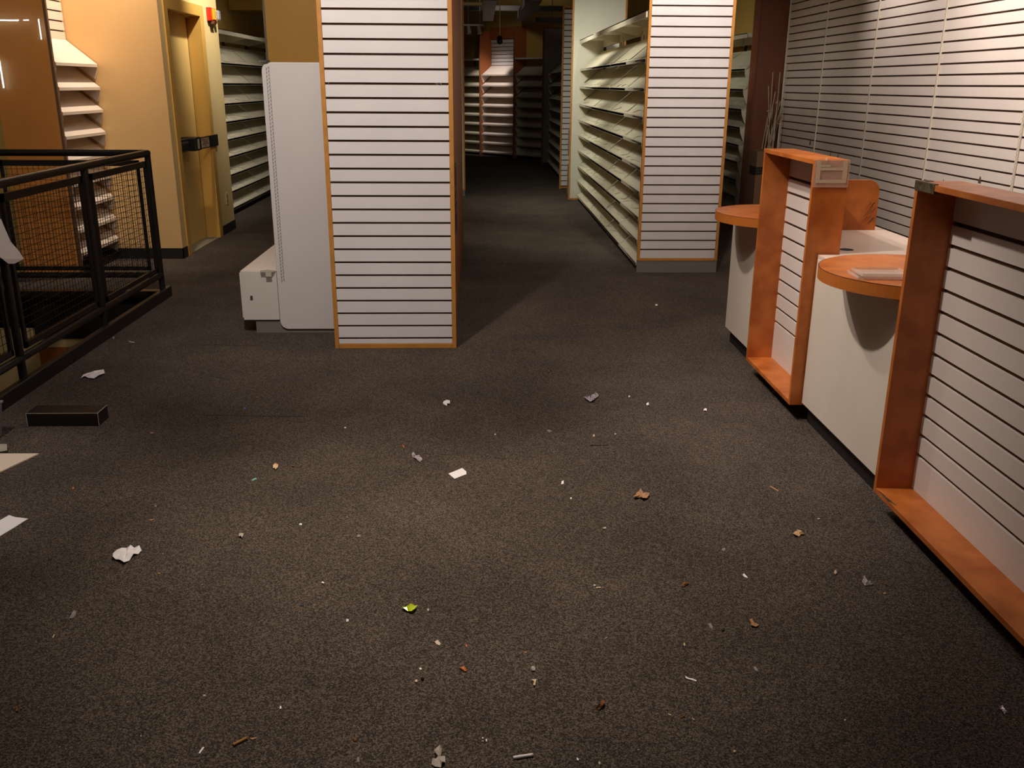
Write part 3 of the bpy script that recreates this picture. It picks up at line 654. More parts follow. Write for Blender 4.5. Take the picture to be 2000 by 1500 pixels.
l2 = ledge('near half-round orange ledge with scratched top and clear trays', 1.655, 3.43, .350, 3.088, 9, 1.99, .795, .842)
l1 = ledge('far half-round orange ledge beside the small orange frame', 1.655, 5.12, .345, 4.812, 9, 1.99, .795, .842)
m = MB(); r_ = random.Random(3)
for k in range(26):
    x = -.02+r_.gauss(0, .07); y = -.12+r_.gauss(0, .035)
    a = r_.uniform(.02, .06); b_ = r_.uniform(.002, .006)
    m.poly([(x-a/2, y-b_, .8424), (x+a/2, y-b_*.3, .8424), (x+a/2, y+b_, .8424), (x-a/3, y+b_*.6, .8424)], [(0, 1, 2, 3)])
m.build('scratch_mark', mat('scratched_patch', rgb(226, 196, 160), .7), l2)
for k, (dx, dy, zz) in enumerate(((0, 0, 0), (.012, -.008, .012))):
    t = thing('acrylic_tray', ('lower' if k == 0 else 'upper')+' clear acrylic tray of the pair on the near ledge', 'tray', (1.44+dx, 3.245+dy, .843+zz), -.06)
    m = MB(); m.box(-.075, .10, 0, .13, 0, .003); m.build('tray_base', MT['acrylic'], t)
    m = MB(); m.box(-.075, .10, 0, .003, .003, .011); m.box(-.075, .10, .127, .13, .003, .011); m.box(-.075, -.072, .003, .127, .003, .011); m.box(.097, .10, .003, .127, .003, .011); m.build('tray_rim', MT['acrylic'], t)
t = thing('counter_divider', 'orange divider board with rounded corner standing on the worktop', 'divider', (1.82, 4.77, .7945))
MB().prism(rrect(-.20, .24, 0, .257, .06, (0, 0, 1, 0), 8), 'y', 0, .02).build('divider_board', MT['orange'], t, bevel=.0015)
m = MB(); r_ = random.Random(5)
for k in range(12):
    x = r_.uniform(.165, .205); z = r_.uniform(.02, .12)
    m.poly([(x, -.0008, z), (x+.003, -.0008, z), (x+.028, -.0008, z+.03), (x+.024, -.0008, z+.03)], [(0, 1, 2, 3)])
m.build('scratch_mark', MT['darkbrown'], t)

# ---------------------------------------------------------------- stair railing
XRL = -2.36; t = thing('stair_railing', 'black tubular railing with wire mesh panels around the stairwell', 'railing', (XRL, 6.74, 0))
posts = [(0, 0), (0, -1.09), (0, -2.165), (0, -3.25), (0, -4.35), (-1.10, 0), (-2.2, 0), (-3.3, 0)]
for x, y in posts: MB().tube((x, y, .0), (x, y, 1.03), .021, 14).build('post', MT['rail'], t, smooth=True)
m = MB(); m.path([(0, -4.4, 1.035), (0, -.0, 1.035), (-6.0, 0, 1.035)], .024, 14); m.build('hand_rail', MT['rail'], t, smooth=True)
m = MB(); m.path([(0, -4.4, .165), (0, 0, .165), (-6.0, 0, .165)], .021, 14); m.build('lower_rail', MT['rail'], t, smooth=True)
m = MB(); m.box(.012, .052, -4.4, .05, 0, .075); m.box(-6.0, .05, -.03, .05, 0, .05); m.box(-.03, .012, -4.4, .0, -.25, .012); m.build('kerb', MT['rail'], t, bevel=.006)
def mesh_panel(ax, a0, a1, z0=.20, z1=.985):
    fr = MB(); w_ = .022; h = .008
    def bx(p, q, za, zb, th=h):
        if ax == 'y': fr.box(-th, th, p, q, za, zb)
        else: fr.box(p, q, -th, th, za, zb)
    bx(a0, a1, z1-.04, z1); bx(a0, a1, z0, z0+.03); bx(a0, a0+w_, z0, z1); bx(a1-w_, a1, z0, z1)
    o = fr.build('mesh_frame', MT['rail'], t)
    wm = MB(); r = .0016; k = a0+.0381
    while k < a1-.01:
        if ax == 'y': wm.tube((0, k, z0), (0, k, z1), r, 4)
        else: wm.tube((k, 0, z0), (k, 0, z1), r, 4)
        k += .0381
    z = z0+.0381
    while z < z1-.01:
        if ax == 'y': wm.tube((0, a0, z), (0, a1, z), r, 4)
        else: wm.tube((a0, 0, z), (a1, 0, z), r, 4)
        z += .0381
    wm.build('wire_mesh', MT['wire'], o)
for p, q in zip([0, -1.09, -2.165, -3.25], [-1.09, -2.165, -3.25, -4.35]): mesh_panel('y', q+.065, p-.065)
for p, q in zip([0, -1.10, -2.2], [-1.10, -2.2, -3.3]): mesh_panel('x', q+.065, p-.065)
m = MB(); pp = [(4.10, .95), (4.40, .95), (4.545, .875), (4.606, .757), (4.661, .702), (4.694, .655), (4.603, .648), (4.548, .658), (4.485, .695), (4.40, .74), (4.10, .80)]
v = [(-2.325+.004*math.sin(i*1.7), y, z) for i, (y, z) in enumerate(pp)]
m.poly(v, [tuple(range(len(v)))]); o = m.build('hanging_paper', MT['paper']); s_ = o.modifiers.new('solid', 'SOLIDIFY'); s_.thickness = .001
tag(o, 'torn white sheet hanging over the railing at the left picture edge', 'paper')

# ---------------------------------------------------------------- loose larger things on the floor
t = thing('black_box', 'long black cardboard box lying on the carpet by the railing', 'box', (-1.932, 4.083, .0), .0)
MB().box(-.163, .163, -.056, .056, .001, .0635).build('carton', MT['boxblack'], t, bevel=.002)
m = MB(); e = .0012
for a, b in (((-.162, -.056, .0635), (.162, -.056, .0635)), ((.162, -.056, .0635), (.162, .056, .0635)), ((.162, -.056, .002), (.162, -.056, .0635)), ((-.162, -.056, .002), (-.162, -.056, .0635))): m.tube(a, b, e, 4)
m.build('worn_edge', MT['wornedge'], t)
tag(MB().prism([(-1.890, 3.685), (-2.27, 3.69), (-2.27, 3.38), (-2.1, 3.10)], 'z', .001, .006).build('beige_board', MT['board']), 'large beige board corner lying at the left picture edge', 'board')
tag(MB().prism([(-2.055, 3.755), (-2.24, 3.76), (-2.20, 3.60), (-2.03, 3.705)], 'z', .0125, .022).build('cream_block', MT['tapeclear']), 'small cream block piece between grey bin and beige board', 'scrap')
t = thing('plastic_bin', 'grey blue plastic bin edge at the left picture edge', 'bin', (-2.255, 3.84, .0), .0)
MB().prism([(-.03, .0), (.10, .0), (.125, .155), (-.04, .155)], 'y', -.075, .075).build('bin_body', MT['binplastic'], t, bevel=.006)
MB().box(-.045, .13, -.08, .08, .155, .167).build('bin_rim', MT['binplastic'], t, bevel=.004)
t = thing('cigarette_stub', 'white cigarette lying at the bottom centre of the carpet', 'cigarette', (.0911, 1.7841, .0045), math.atan2(.0092, .0475))
MB().tube((-.024, 0, 0), (.021, 0, 0), .0038, 14).build('paper_tube', MT['paper'], t, smooth=True)
MB().tube((.021, 0, 0), (.024, 0, 0), .0038, 14).build('tip', LC['paleleaf'], t, smooth=True)
t = thing('cigar_stub', 'brown cigar stub with cream cut end, bottom left', 'cigar stub', (-.5864, 1.853, .0045), math.atan2(.0228, .0261))
MB().tube((-.0165, 0, 0), (.0165, 0, 0), .0036, 14).build('wrap', MT['filterm'], t, smooth=True)
MB().tube((-.0175, 0, 0), (-.0165, 0, 0), .0033, 14).build('cut_end', MT['ash'], t)

# ---------------------------------------------------------------- litter
LIT = [
('torn_paper','torn white paper scrap with a thin tail near the black railing','paper','white','crumple',.012,-2.110,4.799,((-0.0377,-0.0519),(-0.0389,-0.0157),(-0.0383,0.0303),(-0.0330,0.0581),(-0.0044,0.0484),(0.0309,0.0856),(0.0618,0.0197),(0.0494,-0.0260),(0.0400,-0.0708),(0.0003,-0.0524),(-0.0297,-0.0249))),
('torn_paper','largest torn white paper piece, lower left on carpet','paper','white','crumple',.012,-1.198,2.794,((-0.0467,0.0036),(-0.0400,0.0177),(-0.0308,0.0391),(-0.0135,0.0387),(-0.0036,0.0494),(0.0138,0.0345),(0.0272,0.0451),(0.0417,0.0231),(0.0385,-0.0017),(0.0298,-0.0156),(0.0245,-0.0432),(0.0177,-0.0704),(-0.0033,-0.0495),(-0.0224,-0.0388),(-0.0334,-0.0316))),
('paper_strip','white paper strip reaching in from the left picture edge','paper','white','flat',.003,-1.709,3.022,((-0.0840,-0.0146),(-0.0375,0.0370),(-0.0246,0.0782),(0.0058,0.0609),(0.0262,0.0563),(0.0578,0.0474),(0.0428,-0.0172),(0.0231,-0.0869),(-0.0093,-0.1609))),
('paper_card','clean white card with cut corner, centre of carpet','paper card','white','flat',.003,-0.096,3.451,((-0.0454,-0.0036),(0.0097,0.0531),(0.0272,0.0158),(0.0276,-0.0101),(-0.0190,-0.0551))),
('paper_scrap','small rounded white scrap near the foot of the aisle','paper','white','crumple',.006,-0.181,4.314,((-0.0180,-0.0028),(-0.0141,0.0281),(0.0007,0.0435),(0.0166,0.0277),(0.0181,-0.0186),(0.0052,-0.0108),(0.0037,-0.0412),(-0.0120,-0.0258))),
('candy_wrapper','silver and purple crumpled wrapper near the aisle mouth','wrapper','silverpurple','foil',.018,0.552,4.375,((-0.0425,0.0043),(-0.0226,-0.0039),(0.0036,0.0437),(0.0229,0.0516),(0.0386,0.0513),(0.0311,0.0112),(0.0127,-0.0124),(0.0030,-0.0515),(-0.0158,-0.0589),(-0.0312,-0.0353))),
('clear_wrapper','clear crumpled cellophane wrapper left of the white card','wrapper','clear','foil',.014,-0.281,3.617,((-0.0256,0.0456),(-0.0172,0.0512),(-0.0061,0.0167),(0.0095,0.0108),(0.0181,-0.0229),(0.0268,-0.0231),(0.0156,-0.0505),(-0.0031,-0.0281),(-0.0180,0.0000))),
('candy_wrapper','yellow and white crumpled wrapper on the right carpet','wrapper','yellowwhite','foil',.014,1.114,2.893,((-0.0197,0.0013),(-0.0057,0.0049),(0.0057,0.0282),(0.0195,0.0200),(0.0213,-0.0074),(0.0068,-0.0071),(-0.0055,-0.0222),(-0.0224,-0.0180))),
('candy_wrapper','lime green and yellow crumpled wrapper, front centre carpet','wrapper','limeyellow','foil',.012,-0.223,2.432,((-0.0227,0.0041),(-0.0169,0.0097),(-0.0046,0.0094),(0.0028,0.0150),(0.0169,0.0118),(0.0231,0.0117),(0.0171,-0.0138),(0.0072,-0.0248),(-0.0042,-0.0161),(-0.0187,-0.0073))),
('dry_leaf','large torn tan oak leaf in the middle of the carpet','leaf','tan','leaf',.014,0.610,3.216,((-0.0355,-0.0159),(-0.0227,0.0023),(-0.0170,0.0255),(-0.0071,0.0253),(0.0056,0.0534),(0.0081,0.0203),(0.0062,-0.0029),(0.0133,-0.0077),(0.0224,0.0107),(0.0328,0.0245),(0.0307,0.0012),(0.0153,-0.0306),(-0.0019,-0.0394),(-0.0048,-0.0211),(-0.0139,-0.0163),(-0.0318,-0.0297))),
('dry_leaf','long curled brown leaf on the front carpet','leaf','brownleaf','leaf',.014,0.296,1.960,((-0.0181,-0.0227),(-0.0056,-0.0050),(0.0024,0.0069),(0.0073,0.0252),(0.0139,0.0148),(0.0098,0.0027),(0.0009,-0.0052),(-0.0109,-0.0169))),
('dry_leaf','fan-shaped torn tan leaf piece, right front carpet','leaf','tan','leaf',.008,0.793,2.330,((-0.0051,0.0215),(0.0018,0.0186),(0.0033,0.0022),(0.0153,-0.0088),(0.0032,-0.0193),(-0.0118,-0.0136),(-0.0066,-0.0003))),
('dry_leaf','small curled brown leaf right of the oak leaf','leaf','brownleaf','leaf',.010,0.639,2.556,((-0.0137,-0.0079),(-0.0046,0.0044),(0.0137,0.0135),(0.0094,0.0010),(-0.0046,-0.0112))),
('grey_paper','ragged grey-beige paper lump at the bottom picture edge','paper','greypaper','crumple',.012,-0.107,1.782,((-0.0126,0.0227),(0.0014,0.0365),(0.0050,0.0382),(0.0059,0.0170),(0.0039,0.0066),(0.0149,0.0011),(0.0157,-0.0194),(0.0087,-0.0226),(0.0066,-0.0310),(-0.0077,-0.0289),(-0.0166,-0.0169),(-0.0148,-0.0050),(-0.0066,-0.0018),(-0.0032,0.0033))),
('beige_chip','beige rectangular chip below the green wrapper','chip','beige','flat',.005,-0.131,2.255,((-0.0091,0.0072),(-0.0007,0.0146),(0.0088,-0.0033),(0.0049,-0.0132),(-0.0041,-0.0055))),
('orange_shred','orange zigzag leaf shred, front centre carpet','leaf','orange','leaf',.006,-0.056,2.127,((-0.0129,0.0081),(0.0010,0.0101),(0.0110,-0.0085),(0.0041,-0.0083),(-0.0030,-0.0013))),
('straw_bit','pale T-shaped straw bit above the white cigarette','straw','straw','leaf',.005,0.133,2.066,((-0.0079,0.0104),(0.0072,0.0122),(0.0040,0.0035),(0.0016,-0.0161),(-0.0037,-0.0138),(-0.0014,0.0036))),
('lint_tuft','grey lint tuft above the T-shaped straw bit','lint','greypaper','crumple',.008,0.133,2.125,((0.0057,-0.0017),(0.0038,-0.0080),(-0.0017,-0.0100),(-0.0034,-0.0067),(-0.0061,-0.0004),(-0.0033,0.0068),(-0.0003,0.0112),(0.0053,0.0091))),
('twig','thin straight tan twig on the right carpet','twig','tan','flat',.004,1.146,3.279,((-0.0074,0.0291),(0.0124,-0.0196),(0.0074,-0.0290),(-0.0124,0.0195))),
('paper_curl','white curved paper curl on the front carpet','paper','white','flat',.006,0.552,2.073,((-0.0124,0.0137),(-0.0074,0.0046),(0.0045,0.0021),(0.0148,-0.0070),(0.0125,-0.0114),(0.0003,-0.0045),(-0.0120,0.0025))),
('paper_strip','short white paper strip left of the brown cigar stub','paper','white','flat',.004,-0.672,1.826,((0.0003,0.0121),(0.0045,0.0102),(0.0020,-0.0021),(-0.0003,-0.0109),(-0.0040,-0.0108),(-0.0027,0.0015))),
('paper_scrap','white angular scrap right of the brown curled leaf','paper','white','flat',.004,0.846,2.607,((-0.0070,0.0073),(0.0006,0.0170),(0.0060,-0.0060),(0.0042,-0.0124),(-0.0039,-0.0058))),
('film_scrap','clear shiny film scrap on the dark right carpet','plastic','clear','foil',.012,1.225,2.553,((-0.0194,-0.0020),(0.0011,0.0327),(0.0004,0.0103),(-0.0026,-0.0055),(0.0130,0.0005),(0.0158,-0.0090),(0.0047,-0.0119),(-0.0130,-0.0147))),
('film_scrap','faint brown film strip right of the shiny clear scrap','plastic','brownfilm','foil',.006,1.280,2.550,((-0.0131,0.0156),(0.0119,0.0119),(0.0247,-0.0011),(0.0058,-0.0258),(-0.0078,-0.0036),(-0.0216,0.0031))),
('film_scrap','clear fan-shaped film shred on the left front carpet','plastic','greyfilm','foil',.008,-1.219,2.416,((-0.0048,-0.0188),(-0.0047,0.0059),(-0.0056,0.0226),(0.0032,0.0196),(0.0071,0.0029),(0.0038,-0.0108),(0.0009,-0.0216))),
('foil_scrap','small silver foil scrap near the bottom right corner','foil','silverpurple','foil',.008,1.320,1.923,((-0.0045,0.0112),(0.0032,0.0130),(0.0045,0.0009),(0.0056,-0.0091),(-0.0031,-0.0129),(-0.0055,-0.0029))),
('film_scrap','oval clear film disc beside the black pebble','plastic','greyfilm','flat',.003,0.666,2.323,((-0.0046,0.0125),(0.0036,0.0150),(0.0052,-0.0039),(0.0005,-0.0171),(-0.0045,-0.0063))),
('pebble','black pebble right of the oval film disc','pebble','black','crumple',.004,0.696,2.300,((0.0054,-0.0004),(0.0019,-0.0035),(-0.0035,-0.0051),(-0.0054,0.0015),(-0.0026,0.0031),(0.0043,0.0045))),
('film_scrap','round clear film shred low on the right carpet','plastic','greyfilm','foil',.004,0.738,2.108,((-0.0038,0.0111),(0.0032,0.0109),(0.0062,-0.0029),(0.0002,-0.0142),(-0.0056,-0.0049))),
('dry_leaf','small pale star-shaped leaf on the left centre carpet','leaf','paleleaf','leaf',.012,-0.855,3.520,((-0.0106,0.0033),(-0.0077,0.0193),(-0.0069,0.0354),(0.0008,0.0191),(0.0094,0.0083),(0.0117,-0.0130),(0.0054,-0.0129),(0.0057,-0.0339),(-0.0009,-0.0128),(-0.0071,-0.0127))),
('dry_leaf','dull beige leaf crumb, left carpet below the pale leaf','leaf','greypaper','leaf',.008,-0.846,2.915,((-0.0106,0.0111),(-0.0063,0.0226),(0.0055,0.0107),(0.0074,-0.0046),(0.0086,-0.0236),(0.0013,-0.0083),(-0.0059,-0.0082))),
('teal_strip','teal plastic strip below the pale star-shaped leaf','plastic','teal','flat',.004,-0.916,3.406,((-0.0085,-0.0048),(0.0031,0.0150),(0.0095,0.0048),(-0.0042,-0.0149))),
('blue_bit','tiny bright blue bit beside the long carpet slit','plastic','blue','paper',.003,-1.161,4.258,((0.0064,-0.0023),(0.0027,-0.0079),(-0.0014,-0.0064),(-0.0067,0.0079),(-0.0010,0.0085))),
('blue_bit','dark blue sliver on the front left carpet','plastic','darkblue','paper',.003,-0.551,2.464,((0.0053,-0.0007),(0.0023,-0.0039),(-0.0045,-0.0015),(-0.0045,0.0027),(0.0012,0.0033))),
('paper_scrap','small bright white scrap left of the centre carpet','paper','white','paper',.003,-0.657,3.006,((0.0050,0.0008),(0.0047,-0.0093),(-0.0052,-0.0032),(-0.0055,0.0042),(0.0009,0.0077))),
('paper_scrap','small upright white scrap right of the white card','paper','white','flat',.003,0.316,3.352,((-0.0027,0.0111),(0.0064,0.0210),(0.0034,-0.0137),(-0.0072,-0.0184))),
('paper_scrap','tiny white dot below the upright white scrap','paper','white','paper',.003,0.336,3.205,((0.0043,0.0020),(-0.0001,-0.0089),(-0.0030,-0.0056),(-0.0026,0.0048),(0.0012,0.0079))),
('foam_crumb','white cross-shaped foam crumb by the counters','foam crumb','white','crumple',.006,1.086,4.195,((0.0090,0.0048),(0.0029,-0.0160),(-0.0055,-0.0179),(-0.0108,-0.0115),(-0.0045,0.0105),(0.0014,0.0206),(0.0076,0.0094))),
('foam_crumb','white foam crumb in front of the near orange frame','foam crumb','white','crumple',.006,0.817,4.279,((0.0064,-0.0030),(-0.0007,-0.0205),(-0.0064,-0.0176),(-0.0066,-0.0000),(-0.0003,0.0184),(0.0078,0.0226))),
('foam_crumb','small cream foam crumb right of the purple wrapper','foam crumb','beige','crumple',.004,0.744,4.399,((0.0056,-0.0000),(-0.0016,-0.0146),(-0.0051,-0.0087),(-0.0034,0.0066),(0.0045,0.0169))),
('foam_crumb','cream foam crumb above the square carpet patch','foam crumb','beige','crumple',.004,0.501,3.860,((0.0049,0.0032),(0.0011,-0.0136),(-0.0057,-0.0060),(-0.0032,0.0048),(0.0028,0.0115))),
('foam_crumb','grey foam crumb right of the square carpet patch','foam crumb','greypaper','crumple',.004,0.601,3.877,((0.0044,-0.0021),(0.0006,-0.0084),(-0.0051,-0.0057),(-0.0031,0.0074),(0.0030,0.0086))),
('foam_crumb','oval cream crumb left of and below the oak leaf','foam crumb','beige','crumple',.004,0.433,2.951,((0.0050,-0.0015),(0.0028,-0.0058),(-0.0041,-0.0053),(-0.0063,0.0005),(-0.0027,0.0055),(0.0051,0.0066))),
('foam_crumb','white crumb left of the lime green wrapper','foam crumb','white','crumple',.004,-0.510,2.592,((0.0043,-0.0004),(0.0026,-0.0053),(-0.0001,-0.0062),(-0.0049,-0.0005),(-0.0024,0.0071),(0.0008,0.0052))),
('foam_crumb','bright white crumb below left of the green wrapper','foam crumb','white','crumple',.004,-0.402,2.373,((0.0043,-0.0012),(0.0032,-0.0047),(-0.0021,-0.0051),(-0.0046,0.0013),(-0.0029,0.0064),(0.0023,0.0032))),
('film_scrap','small grey film scrap in the centre left carpet','plastic','greyfilm','paper',.003,-0.438,2.913,((0.0069,0.0032),(0.0051,-0.0101),(-0.0053,-0.0061),(-0.0061,0.0040),(-0.0006,0.0089))),
('foam_crumb','pale crumb just right of the lime green wrapper','foam crumb','beige','paper',.003,-0.168,2.429,((0.0031,-0.0011),(0.0014,-0.0082),(-0.0026,-0.0022),(-0.0027,0.0029),(0.0006,0.0085))),
('foam_crumb','white crumb above the black crumb on front carpet','foam crumb','white','paper',.003,-0.172,2.135,((0.0035,0.0004),(0.0025,-0.0053),(-0.0034,-0.0028),(-0.0028,0.0032),(0.0001,0.0047))),
('foam_crumb','beige ragged crumb left of the black crumb','foam crumb','beige','crumple',.003,-0.180,2.080,((0.0036,0.0004),(0.0025,-0.0060),(-0.0004,-0.0069),(-0.0032,-0.0027),(-0.0038,0.0034),(-0.0007,0.0056),(0.0019,0.0064))),
('dark_crumb','black crumb beside the ragged beige crumb','crumb','black','crumple',.005,-0.164,2.088,((0.0055,-0.0005),(0.0031,-0.0041),(-0.0019,-0.0035),(-0.0047,-0.0000),(-0.0037,0.0042),(0.0017,0.0040))),
('foam_crumb','white crumb above the brown cigar stub','foam crumb','white','paper',.003,-0.517,1.980,((0.0026,0.0004),(0.0021,-0.0062),(-0.0013,-0.0049),(-0.0030,0.0045),(-0.0005,0.0064))),
('dry_leaf','brown triangular leaf bit on the front left carpet','leaf','brownleaf','leaf',.004,-0.312,1.854,((-0.0044,-0.0012),(0.0003,0.0096),(0.0042,-0.0015),(-0.0000,-0.0068))),
('film_scrap','milky film scrap at the bottom edge of carpet','plastic','greyfilm','paper',.003,-0.296,1.785,((0.0032,-0.0011),(0.0029,-0.0094),(-0.0021,-0.0068),(-0.0039,0.0077),(-0.0002,0.0095))),
('foam_crumb','left one of three tiny white bits in a cluster','foam crumb','white','paper',.003,-0.004,1.853,((0.0024,-0.0004),(0.0006,-0.0033),(-0.0016,-0.0016),(-0.0017,0.0026),(0.0003,0.0029))),
('foam_crumb','right bright one of three tiny white bits in a cluster','foam crumb','white','paper',.003,0.005,1.845,((0.0021,0.0009),(0.0009,-0.0058),(-0.0019,-0.0033),(-0.0015,0.0035),(0.0003,0.0047))),
('foam_crumb','lowest greyish one of three tiny bits in a cluster','foam crumb','greypaper','paper',.003,-0.004,1.842,((0.0030,0.0003),(0.0009,-0.0028),(-0.0030,-0.0010),(-0.0017,0.0013),(0.0010,0.0021))),
('foam_crumb','white triangular crumb right of the white cigarette','foam crumb','white','flat',.004,0.219,1.774,((-0.0009,0.0065),(0.0032,-0.0005),(0.0003,-0.0056),(-0.0028,-0.0003))),
('beige_chip','square pinkish chip at the bottom picture edge','chip','beige','flat',.003,0.269,1.760,((0.0026,0.0000),(-0.0006,-0.0060),(-0.0027,0.0000),(0.0006,0.0058))),
('straw_bit','pale straw crumb at the bottom right','straw','straw','crumple',.003,0.595,1.789,((0.0032,-0.0002),(0.0003,-0.0042),(-0.0036,-0.0035),(-0.0030,0.0003),(-0.0003,0.0040),(0.0036,0.0034))),
('foam_crumb','tiny white dot on the dark right front carpet','foam crumb','white','paper',.003,0.903,1.898,((0.0026,0.0002),(-0.0006,-0.0030),(-0.0026,-0.0012),(-0.0013,0.0015),(0.0019,0.0023))),
('seed','pale oval seed on the right front carpet','seed','straw','paper',.003,0.569,2.232,((0.0019,-0.0012),(-0.0005,-0.0083),(-0.0031,-0.0036),(-0.0010,0.0058),(0.0026,0.0073))),
('dry_leaf','dark brown leaf sliver between two straw shreds','leaf','brownleaf','leaf',.004,0.498,1.919,((-0.0085,-0.0052),(0.0012,0.0044),(0.0077,0.0043),(-0.0004,-0.0034))),
('straw_bit','straw shred left of the dark leaf sliver','straw','straw','flat',.004,0.467,1.929,((-0.0028,0.0041),(0.0042,-0.0001),(0.0021,-0.0040),(-0.0035,0.0001))),
('straw_bit','straw shred right of the dark leaf sliver','straw','straw','flat',.004,0.523,1.910,((-0.0018,0.0054),(0.0030,-0.0025),(0.0012,-0.0044),(-0.0026,0.0015))),
('foam_crumb','cream popcorn-like crumb left of the shiny film scrap','foam crumb','beige','crumple',.008,1.145,2.617,((0.0056,0.0002),(-0.0004,-0.0082),(-0.0034,-0.0077),(-0.0079,-0.0053),(-0.0027,0.0052),(0.0025,0.0105),(0.0062,0.0055))),
('foam_crumb','pinkish crumb right above the yellow wrapper','foam crumb','beige','paper',.003,1.229,3.012,((0.0059,0.0006),(-0.0003,-0.0043),(-0.0051,-0.0034),(-0.0033,0.0020),(0.0026,0.0049))),
('film_scrap','faint grey film disc on the right centre carpet','plastic','greyfilm','paper',.003,0.821,2.787,((0.0074,0.0016),(-0.0028,-0.0126),(-0.0067,-0.0047),(-0.0042,0.0050),(0.0063,0.0108))),
('straw_bit','tiny orange straw piece, front centre carpet','straw','orange','paper',.003,0.117,2.204,((0.0031,0.0005),(0.0005,-0.0047),(-0.0028,-0.0032),(-0.0018,0.0037),(0.0008,0.0037))),
('seed','orange seed right of the beige rectangular chip','seed','orange','paper',.003,-0.050,2.240,((0.0026,0.0008),(0.0007,-0.0076),(-0.0015,-0.0031),(-0.0024,0.0030),(0.0007,0.0071))),
('dark_crumb','brown crumb at the foot of the main aisle','crumb','brownleaf','crumple',.006,0.365,4.841,((0.0048,0.0006),(0.0020,-0.0194),(-0.0046,-0.0186),(-0.0041,-0.0021),(-0.0009,0.0184),(0.0027,0.0213))),
('film_scrap','grey film shred in the middle of the carpet','plastic','greyfilm','flat',.003,0.303,3.926,((-0.0123,0.0084),(0.0022,0.0147),(0.0126,-0.0051),(-0.0024,-0.0179))),
('foam_crumb','tiny beige crumb left of the grey film shred','foam crumb','beige','paper',.003,0.055,3.886,((0.0051,-0.0021),(0.0011,-0.0069),(-0.0037,-0.0065),(-0.0041,0.0061),(0.0016,0.0095))),
('orange_shred','short orange shred above the clear wrapper','leaf','orange','leaf',.004,-0.349,3.748,((-0.0068,0.0150),(-0.0024,0.0150),(0.0068,-0.0151),(0.0023,-0.0150))),
('paper_scrap','tiny white scrap below the near slatted column','paper','white','paper',.003,-0.635,3.983,((0.0058,-0.0024),(0.0017,-0.0077),(-0.0032,-0.0045),(-0.0050,0.0067),(0.0005,0.0079))),
('foam_crumb','tiny white crumb on the carpet before the far slatted column','foam crumb','white','paper',.003,1.257,6.448,((0.0089,-0.0021),(0.0005,-0.0212),(-0.0117,-0.0242),(-0.0061,0.0203),(0.0083,0.0274))),
('paper_scrap','flat white scrap beside the black railing kerb','paper','greypaper','flat',.003,-2.142,5.483,((-0.0298,0.0262),(0.0004,0.0023),(0.0159,0.0021),(0.0212,-0.0213),(-0.0078,-0.0093))),
('paper_scrap','tiny grey scrap touching the railing kerb','paper','greypaper','paper',.003,-2.289,5.581,((0.0077,-0.0045),(0.0082,-0.0199),(0.0017,-0.0131),(-0.0111,0.0176),(-0.0065,0.0198))),
('orange_shred','tiny orange crumb below the beige board','crumb','orange','paper',.003,-1.600,3.334,((0.0043,-0.0003),(0.0059,-0.0111),(-0.0015,-0.0047),(-0.0072,0.0064),(-0.0016,0.0099))),
('straw_bit','curved brown shred on the left carpet','straw','tan','flat',.003,-1.203,3.053,((-0.0111,-0.0039),(-0.0010,0.0041),(0.0087,0.0081),(0.0032,-0.0083))),
('straw_bit','tiny yellow sliver right of the largest torn paper','straw','yellow','paper',.003,-1.048,2.665,((0.0044,-0.0004),(0.0030,-0.0032),(-0.0041,-0.0015),(-0.0044,0.0023),(0.0012,0.0027))),
('film_scrap','small milky film speck above the curved brown shred','plastic','greyfilm','paper',.003,-1.226,3.167,((0.0031,0.0007),(0.0038,-0.0077),(-0.0019,-0.0048),(-0.0049,0.0045),(-0.0003,0.0075))),
('beige_chip','small pinkish chip right of the black box','chip','chip','paper',.003,-1.497,3.931,((0.0106,-0.0007),(0.0045,-0.0122),(-0.0054,-0.0080),(-0.0093,0.0093),(-0.0002,0.0115))),
('dry_leaf','dark brown leaf crumb at the bottom left','leaf','brownleaf','leaf',.005,-1.180,1.990,((0.0057,-0.0020),(0.0073,-0.0092),(0.0023,-0.0103),(-0.0064,0.0028),(-0.0081,0.0115),(-0.0009,0.0070))),
('film_scrap','tiny clear film speck, front left carpet','plastic','clear','paper',.003,-0.723,2.033,((0.0034,0.0000),(0.0026,-0.0042),(-0.0027,-0.0039),(-0.0040,0.0034),(0.0007,0.0046))),
('straw_bit','pale bent straw piece on the far left front carpet','straw','straw','flat',.003,-1.231,2.315,((-0.0005,-0.0071),(-0.0029,0.0084),(-0.0000,0.0083),(0.0036,-0.0097))),
('paper_scrap','tiny white scrap beside a thin straw','paper','white','paper',.003,0.351,2.561,((0.0040,0.0010),(0.0005,-0.0048),(-0.0030,-0.0017),(-0.0024,0.0021),(0.0011,0.0036))),
('straw_bit','thin pale straw below the tiny white scrap','straw','straw','flat',.003,0.362,2.546,((-0.0071,0.0017),(0.0078,0.0044),(0.0071,-0.0017),(-0.0078,-0.0045))),
('straw_bit','thin grey straw left of the pale oval seed','straw','greypaper','flat',.003,0.351,2.269,((-0.0051,-0.0024),(0.0047,0.0051),(0.0044,0.0025),(-0.0040,-0.0050))),
('dark_crumb','brown crumb right of the pale star-shaped leaf','crumb','brownleaf','crumple',.003,-0.788,3.538,((0.0069,-0.0026),(0.0039,-0.0098),(-0.0053,-0.0031),(-0.0067,0.0084),(0.0013,0.0073))),
('dark_crumb','reddish brown crumb above the bright blue bit','crumb','brownleaf','crumple',.003,-1.136,4.419,((0.0062,0.0008),(0.0046,-0.0166),(-0.0016,-0.0098),(-0.0059,0.0109),(-0.0031,0.0145))),
